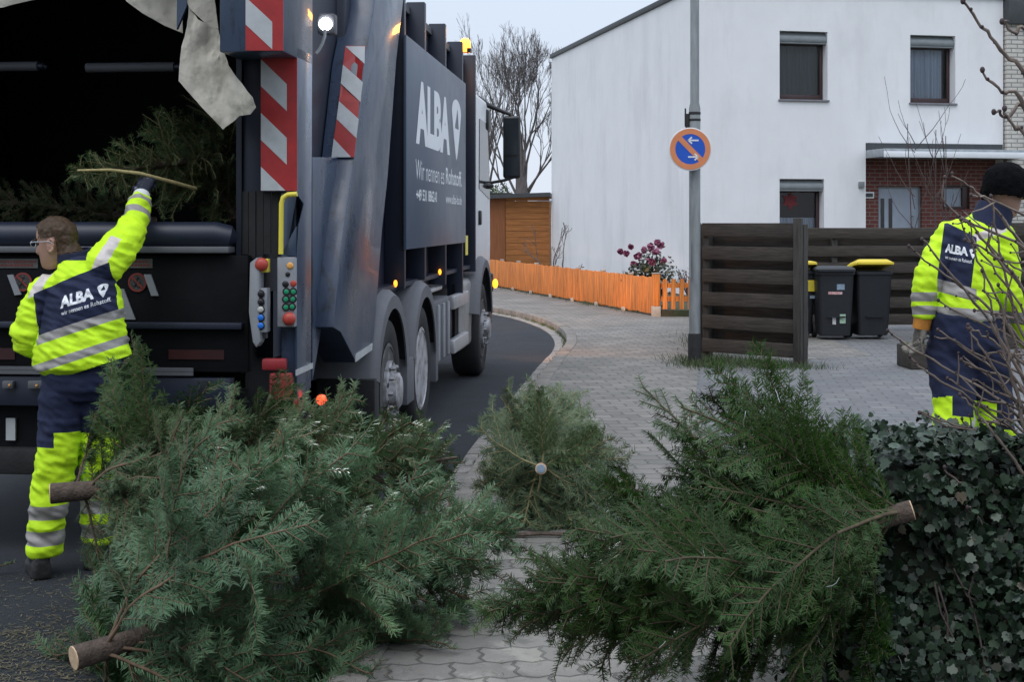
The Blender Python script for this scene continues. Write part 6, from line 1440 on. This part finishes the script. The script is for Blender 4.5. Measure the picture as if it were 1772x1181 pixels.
for s_ in (-1, 1):
    gl.tube([G(.098, s_*.055, .018), G(.06, s_*.077, .018), G(-.01, s_*.081, .012), G(-.03, s_*.079, -.004)], .0019, 6)
    gl.tube([G(.098, s_*.030+.024*math.cos(a), .010+.017*math.sin(a)) for a in [2*math.pi*i/14 for i in range(15)]], .0014, 5)
gl.tube([G(.099, -.008, .014), G(.103, 0, .017), G(.099, .008, .014)], .0016, 5); gl = gl.build('spectacles', M_GLASSF, w1, smooth=60)
eb_ = MB()
for s_ in (-1, 1): eb_.ball(G(.071, s_*.031, .009), .0095, 12)
eb_.build('eyes', M_EYE, w1, smooth=60).name = 'eye_pair'
br_ = MB()
for s_ in (-1, 1): br_.tube([G(.086, s_*.016, .027), G(.084, s_*.034, .031), G(.074, s_*.05, .027)], [.003, .0035, .002], 6)
br_.build('eyebrow_pair', M_HAIR, w1)
# jacket
jb = MB()
etube(jb, [q1(143, 634), q1(142, 605), q1(144, 570), q1(145, 530, .0), q1(140, 497, .0), q1(136, 470, .0), q1(134, 455, .01)], [(.222, .165), (.218, .165), (.192, .15), (.178, .14), (.165, .125), (.11, .095), (.075, .075)], n=28, capr=.3)
etube(jb, [q1(115, 497), shL, q1(60, 545, -.01), elL+Vector((0, 0, .02)), elL, q1(78, 596, .10), wrL], [(.08, .08), (.082, .085), .075, .077, .075, .066, .055], ref=(0, 1, .2), n=18)
etube(jb, [q1(150, 487), q1(178, 462), q1(200, 437, .07), elR, q1(236, 375, .25), wrR], [(.075, .085), (.088, .095), .085, .072, .058, .046], ref=(0, 1, -.5), n=18, capr=.2)
# sag of the hem on the near left
fo = folds(.0125, 2.0, 8, 19)
def disp1(c):
    dR = segdist(c, shR, elR)[0]; f = fo(c); dl = min(segdist(c, shL, elL)[0], segdist(c, elL, wrL)[0])
    k = 1.25 if dl < .1 else 1.0
    if c.z < 1.0: k *= .9
    return f*k
skew = lambda c: c.z-.33*(c.x-.09)
jm = fuse(jb, .0062, 5, disp1)
seam(jm, (.09, 0, .962), (-.33, 0, 1), True)
for qz in (1.020, 1.061, 1.148, 1.192): seam(jm, (.09, 0, qz), (-.33, 0, 1))
seam(jm, (.05, 0, 1.392), (-.42, 0, 1)); seam(jm, (-.118, 0, 1.34), (1, 0, .12)); seam(jm, (.272, 0, 1.2), (1, 0, .17)); seam(jm, (.05, 0, 1.475), (0, 0, 1))
for t_ in (.12, .40, .60, .80, .93): seam(jm, elR+(wrR-elR)*t_, wrR-elR)
seam(jm, shR+(elR-shR)*.38, elR-shR)
for t_ in (.45, .62): seam(jm, elL+(wrL-elL)*t_, wrL-elL)
for x_ in (-.105, -.045): seam(jm, (x_, 0, 1.42), (1, 0, -.35))
for x_ in (.165, .222): seam(jm, (x_, 0, 1.47), (1, 0, -.35))
navy_top = lambda c: 1.392+.42*(c.x-.05)
def cls1(c, n):
    dL = min(segdist(c, shL, elL)[0], segdist(c, elL, wrL)[0]); dR, tR = segdist(c, elR, wrR); dR0 = segdist(c, q1(186, 455), elR)[0]; q = skew(c)
    t_ = (c-elR).dot(wrR-elR)/(wrR-elR).length_squared
    if dR < .10 and t_ > .12:
        if .40 < t_ < .60 or .80 < t_ < .93: return 2
        return 0
    tors = dL > .095 or c.x > -.10+(1.25-c.z)*.05
    if q < 1.25 and not tors and c.x < -.02:
        t2 = (c-elL).dot(wrL-elL)/(wrL-elL).length_squared
        return 2 if .45 < t2 < .62 else 0
    if 1.148 < q < 1.192: return 2
    if 1.020 < q < 1.061: return 2
    xl = -.118+.06*(1.34-c.z)*2; xr = .272-.17*(c.z-1.2)
    if q >= 1.192 and c.z < navy_top(c) and xl < c.x < xr and c.y < .03: return 1
    if c.z >= navy_top(c)-.01 and c.z > 1.3 and c.y < .1:
        u = c.x
        if -.105 < u+.35*(c.z-1.42)*-1 < -.045: return 3
        if .165 < u-.35*(c.z-1.47) < .222 and (c-shR).dot(elR-shR)/(elR-shR).length_squared < .38: return 3
    if c.z > 1.475 and c.x < .12: return 1
    return 0
jacket = finish(jm, 'jacket', [M_NEON, M_NAVY, M_REFL, M_REFL2], w1, cls1)
md = jacket.modifiers.new('thick', 'SOLIDIFY'); md.thickness = .006; md.offset = -1
# collar
cl_ = MB(); ctr = q1(131, 452, .015); ring = []
for i in range(25):
    a = 2*math.pi*i/25
    for r_0, h in ((.082, -.045), (.078, .046), (.070, .048), (.070, -.045)): ring.append(ctr+Vector((r_0*math.cos(a)-.18*h, r_0*.92*math.sin(a), h+.16*r_0*math.cos(a)*(1 if h > 0 else 1.4)+.012*math.sin(a))))
cl_.add(ring, [(i*4+j, ((i+1) % 25)*4+j, ((i+1) % 25)*4+(j+1) % 4, i*4+(j+1) % 4) for i in range(25) for j in range(4)]).build('collar', M_NAVY, jacket, smooth=60)
def emb(x0, x1, y0, y1):
    v, f = shield_parts((x0+x1)/2, (y0+y1)/2, x1-x0, y1-y0); return v, f
lo_ = q1(121, 531.5); ang = math.atan(.30); xd = (math.cos(ang), 0, math.sin(ang)); yd = (-math.sin(ang)*.35, 0, 1.0)
px_ = 1/SC1
print_on(subdiv([text_geo('ALBA', 0, 58*px_, 0, 20*px_, bold=.05), emb(63*px_, 79*px_, -2*px_, 21*px_)]), jm, 'jacket_lettering', M_LETTER, jacket, lo_, xd, yd)
print_on(subdiv([text_geo('wir nennen es Rohstoff.', 1*px_, 82*px_, -12*px_, -4.5*px_, bold=.01)]), jm, 'jacket_slogan', M_LETTER, jacket, lo_, xd, yd); jm.free()
# cuff and glove round the bough
cu_ = MB(); dR = (wrR-elR).normalized(); etube(cu_, [wrR+dR*.0, wrR+dR*.035], [.043, .040], n=16, capr=.1); cu_.build('cuff', M_CUFFW, w1, smooth=50)
hz_ = dR; hx = Vector((1, 0, 0)); hx = (hx-hz_*hx.dot(hz_)).normalized(); hy = hz_.cross(hx)
HM = Matrix.Translation(wrR+dR*.055) @ Matrix((hx, hy, hz_)).transposed().to_4x4()
gbm = fuse(hand_bm(HM, curl=.78, thumb=.7, side_=-1, r=.0125), .0036, 2)
glove = finish(gbm, 'glove', [M_GLOVE], w1); gbm.free()
# trousers
tb1 = MB()
etube(tb1, [q1(143, 600), q1(142, 640), q1(141, 672)], [(.185, .13), (.19, .14), (.175, .14)], n=22)
etube(tb1, [q1(125, 645), q1(112, 690), q1(108, 735), knL, q1(88, 850, .0), q1(80, 905, .01), q1(78, 958, .02)], [.12, .118, .104, .090, .084, .080, .078], n=20, capr=.15)
etube(tb1, [q1(155, 645), q1(170, 690, .03), q1(172, 740, .06), knR, q1(172, 850, .13), q1(172, 930, .18)], [.12, .112, .10, .090, .085, .080], n=20, capr=.15)
fo2 = folds(.0105, 6.0, 8, 15)
tm = fuse(tb1, .0065, 5, lambda c: fo2(c)*(1.3 if c.z < .75 else .8))
for z_ in (q1(100, 770).z, q1(100, 744).z, q1(100, 742, .1).z): seam(tm, (0, 0, z_), (0, 0, 1))
for y_ in (872, 897, 917, 942): seam(tm, (-.08, 0, q1(0, y_).z), (-.02, 0, 1))
seam(tm, (q1(106, 0).x, 0, 0), (1, 0, 0)); seam(tm, (.06, 0, 0), (1, 0, 0))
def cls2(c, n):
    left = segdist(c, hipL, knL)[0] < segdist(c, hipR, knR)[0] if c.z > .5 else c.x < .06
    k1 = q1(100, 770).z if (c.x < q1(106, 0).x) else q1(100, 744).z
    if not left: k1 = q1(100, 742, .1).z
    if c.z > k1: return 0
    for a, b_ in ((872, 897), (917, 942)):
        if q1(0, b_).z < c.z-.02*(c.x+.08) < q1(0, a).z: return 2
    return 1
trous = finish(tm, 'trousers', [M_NAVY, M_NEON, M_REFL], w1, cls2); tm.free()
for a, t in ((anL+Vector((-.02, 0, 0)), anL+Vector((-.12, .2, 0))), (anR, anR+Vector((.04, .2, 0)))):
    bb = boots(MB(), Vector((a.x, a.y, .10)), t); x = fuse(bb, .006, 3); finish(x, 'boot', [M_BOOT], w1); x.free()

# ---------------------------------------------------------------- worker walking off behind the ivy
Y2 = 6.7; SC2 = FOC/Y2; O2 = Vector(((1670-CX)/SC2, Y2, .1))
def q2(px, py, y=0.0): return Vector(((px-CX)*(Y2+y)/FOC-O2.x, y, EYE-(py-HY)*(Y2+y)/FOC-.1))
hM2 = Matrix.Translation(q2(1741, 333, -.02)) @ Matrix.Rotation(R(52), 4, 'Z') @ Matrix.Rotation(R(12), 4, 'Y')
hb = head_bm(hM2)
n0 = q2(1716, 385, 0); etube(hb, [n0+Vector((-.01, 0, -.08)), n0, q2(1736, 345, -.02)], [.07, .058, .055])
shL2, elL2, wrL2 = q2(1650, 410, .02), q2(1607, 480, -.03), q2(1598, 548, -.02); shR2, elR2, wrR2 = q2(1728, 412, -.03), q2(1744, 500, -.06), q2(1782, 590, .06)
etube(hb, [q2(1665, 570), q2(1680, 500), q2(1690, 430), n0+Vector((0, 0, -.02))], [(.11, .1), (.1, .1), (.1, .1), .05])
etube(hb, [q2(1685, 420), shL2, elL2, wrL2], [.06, .05, .04, .03]); etube(hb, [q2(1700, 420), shR2, elR2, wrR2], [.06, .05, .04, .03])
hipL2, hipR2 = q2(1648, 580, .03), q2(1698, 580, -.04); knL2, anL2 = q2(1652, 705, -.02), q2(1632, 900, -.06); knR2, anR2 = q2(1718, 705, .08), q2(1733, 905, .12)
etube(hb, [q2(1670, 570), hipL2, knL2, anL2], [.08, .07, .05, .035]); etube(hb, [q2(1680, 570), hipR2, knR2, anR2], [.08, .07, .05, .035])
bm = fuse(hb, .006, 2); w2 = finish(bm, 'person', [M_SKIN], None); w2.location = O2
tag(w2, 'worker in black knit hat and yellow jacket walking away behind the ivy', 'person')
kb = MB()
hbm2 = MB(); kz = fuse(head_bm(hM2, .006), .007, 3, lambda c: .020+.005*mnoise.noise(c*60), cut=lambda c: (lambda l: l.z < (.03 if l.x > .04 else -.035))(hM2.inverted() @ c))
hat = finish(kz, 'knit_hat', [M_HAIRD], w2); kz.free()
hat.modifiers.new('thick', 'SOLIDIFY').thickness = -.008
jb = MB()
etube(jb, [q2(1671, 552), q2(1670, 530), q2(1676, 490), q2(1690, 440, -.0), q2(1702, 405), q2(1714, 380)], [(.155, .155), (.152, .155), (.138, .145), (.142, .14), (.118, .12), (.08, .08)], n=28, capr=.25)
etube(jb, [q2(1680, 408), shL2, q2(1625, 445, .0), elL2, q2(1600, 515, -.03), wrL2], [.085, .088, .075, .066, .058, .05], ref=(0, 1, .2), n=18, capr=.2)
etube(jb, [q2(1700, 408), shR2, q2(1740, 455, -.05), elR2, wrR2], [.08, .08, .064, .060, .050], ref=(0, 1, .2), n=18, capr=.2)
jm = fuse(jb, .0065, 5, folds(.0100, 9.0, 8, 17))
for l_ in (((1617, 481), (1717, 508)), ((1617, 503), (1717, 530)), ((1617, 530), (1717, 537.5)), ((1617, 550), (1717, 557.5)), ((1600, 506), (1700, 506)), ((1600, 522), (1700, 522)), ((1600, 545), (1700, 545)), ((1634, 388), (1621, 488)), ((1690, 385), (1690, 500)), ((1690, 420), (1678, 520)), ((1640, 386), (1690, 411)), ((1617, 485), (1717, 515)), ((1684, 406), (1742, 387)), ((1684, 420), (1742, 401)), ((1622, 400), (1622, 500)), ((1684, 380), (1684, 430)), ((1742, 380), (1742, 430))): eye_plane(jm, O2, *l_)
def cls3(c, n):
    px, py = CX+(c.x+O2.x)*FOC/(Y2+c.y), HY-(c.z+.1-EYE)*FOC/(Y2+c.y)
    dL = min(segdist(c, shL2, elL2)[0], segdist(c, elL2, wrL2)[0])
    if dL < .075 and py > 430 and px < 1622:
        return 2 if (506 < py < 522 or 530 < py < 545) else 0
    s_ = (px-1617)*.30
    if 481+s_*.9 < py < 503+s_*.9 and px < 1690: return 2
    if 530+s_*.25 < py < 550+s_*.25: return 2
    if c.y < .06 and 1634-(py-388)*.13 < px < 1690-max(0, py-420)*.12 and 386 < py < 485+s_ and py > 386+(px-1640)*.5*(px > 1640): return 1
    if 1684 < px < 1742 and abs(py-(413-(px-1684)*.33)) < 7: return 3
    return 0
jacket2 = finish(jm, 'jacket', [M_NEON, M_NAVY, M_REFL, M_REFL2], w2, cls3); jacket2.modifiers.new('thick', 'SOLIDIFY').thickness = .006
lo_ = q2(1627, 436); px2 = 1/SC2
print_on(subdiv([text_geo('ALBA', 0, 33*px2, 0, 15*px2, bold=.05), emb(35*px2, 45*px2, -3*px2, 14*px2)]), jm, 'jacket_lettering', M_LETTER, jacket2, lo_, (1, 0, -.20), (.10, 0, 1))
print_on(subdiv([text_geo('wir nennen es Rohstoff.', 0, 40*px2, -11*px2, -5*px2, bold=.01)]), jm, 'jacket_slogan', M_LETTER, jacket2, lo_, (1, 0, -.20), (.10, 0, 1)); jm.free()
cl_ = MB(); ctr = q2(1718, 372, -.01); ring = []
for i in range(25):
    a = 2*math.pi*i/25
    for r_0, h in ((.095, -.06), (.082, .05), (.074, .05), (.074, -.06)): ring.append(ctr+Vector((r_0*math.cos(a)+.35*h, r_0*math.sin(a), h-.25*r_0*math.cos(a))))
cl_.add(ring, [(i*4+j, ((i+1) % 25)*4+j, ((i+1) % 25)*4+(j+1) % 4, i*4+(j+1) % 4) for i in range(25) for j in range(4)]).build('collar', M_NAVY, jacket2, smooth=60)
for wr, el, s_, sub in ((wrL2, elL2, -1, 0), (wrR2, elR2, 1, 1)):
    d = (wr-el).normalized(); d = (d+Vector((-.10, .05, -.2)) if s_ < 0 else d).normalized(); x = Vector((.35, -1, 0)); x = (x-d*x.dot(d)).normalized(); y = d.cross(x)
    M = Matrix.Translation(wr+d*.05) @ Matrix((x, y, d)).transposed().to_4x4()
    gb = fuse(hand_bm(M, curl=.42, thumb=.35, side_=1, r=.0135, spread=.1), .004, 2); gv = finish(gb, 'glove', [M_GLOVEG], w2); gb.free()
    c_ = MB(); etube(c_, [wr-d*.005, wr+d*.06], [.044, .040], n=16, capr=.1); c_.build('glove_cuff', M_GCUFF, gv, smooth=50)
tb2 = MB()
etube(tb2, [q2(1668, 545), q2(1670, 575), q2(1672, 600)], [(.165, .15), (.165, .15), (.15, .14)], n=22)
etube(tb2, [q2(1655, 570), q2(1645, 620, .02), knL2, q2(1645, 760, -.03), anL2], [.115, .115, .092, .085, .078], n=20, capr=.15)
etube(tb2, [q2(1688, 570), q2(1705, 620, .02), knR2, q2(1724, 760, .09), anR2], [.115, .115, .092, .085, .078], n=20, capr=.15)
fo3 = folds(.0095, 4.0, 8, 14); tm = fuse(tb2, .007, 5, fo3)
for l_ in (((1600, 681.2), (1648, 686)), ((1648, 686), (1748, 696)), ((1648, 720), (1748, 730)), ((1648, 690), (1748, 700)), ((1648, 735), (1748, 745)), ((1685, 650), (1685, 950)), ((1648, 650), (1648, 950)), ((1725, 650), (1725, 950)), ((1600, 830), (1700, 830)), ((1600, 850), (1700, 850)), ((1600, 868), (1700, 868)), ((1600, 888), (1700, 888)), ((1600, 684), (1700, 684))): eye_plane(tm, O2, *l_)
def cls4(c, n):
    px, py = CX+(c.x+O2.x)*FOC/(Y2+c.y), HY-(c.z+.1-EYE)*FOC/(Y2+c.y)
    if py < 684: return 0
    left = px < 1685
    k = 720 if (left and px > 1648) else (686 if left else (690 if px < 1725 else 735))
    if py < k+abs(px-1648)*.1: return 0
    if 830 < py < 850 or 868 < py < 888: return 2
    return 1
trous2 = finish(tm, 'trousers', [M_NAVY, M_NEON, M_REFL], w2, cls4); tm.free()
for a, t in ((anL2, anL2+Vector((.2, .12, 0))), (anR2, anR2+Vector((.2, .12, 0)))):
    bb = boots(MB(), Vector((a.x, a.y, .10)), t); x = fuse(bb, .007, 3); finish(x, 'boot', [M_BOOT], w2); x.free()
bm.free()
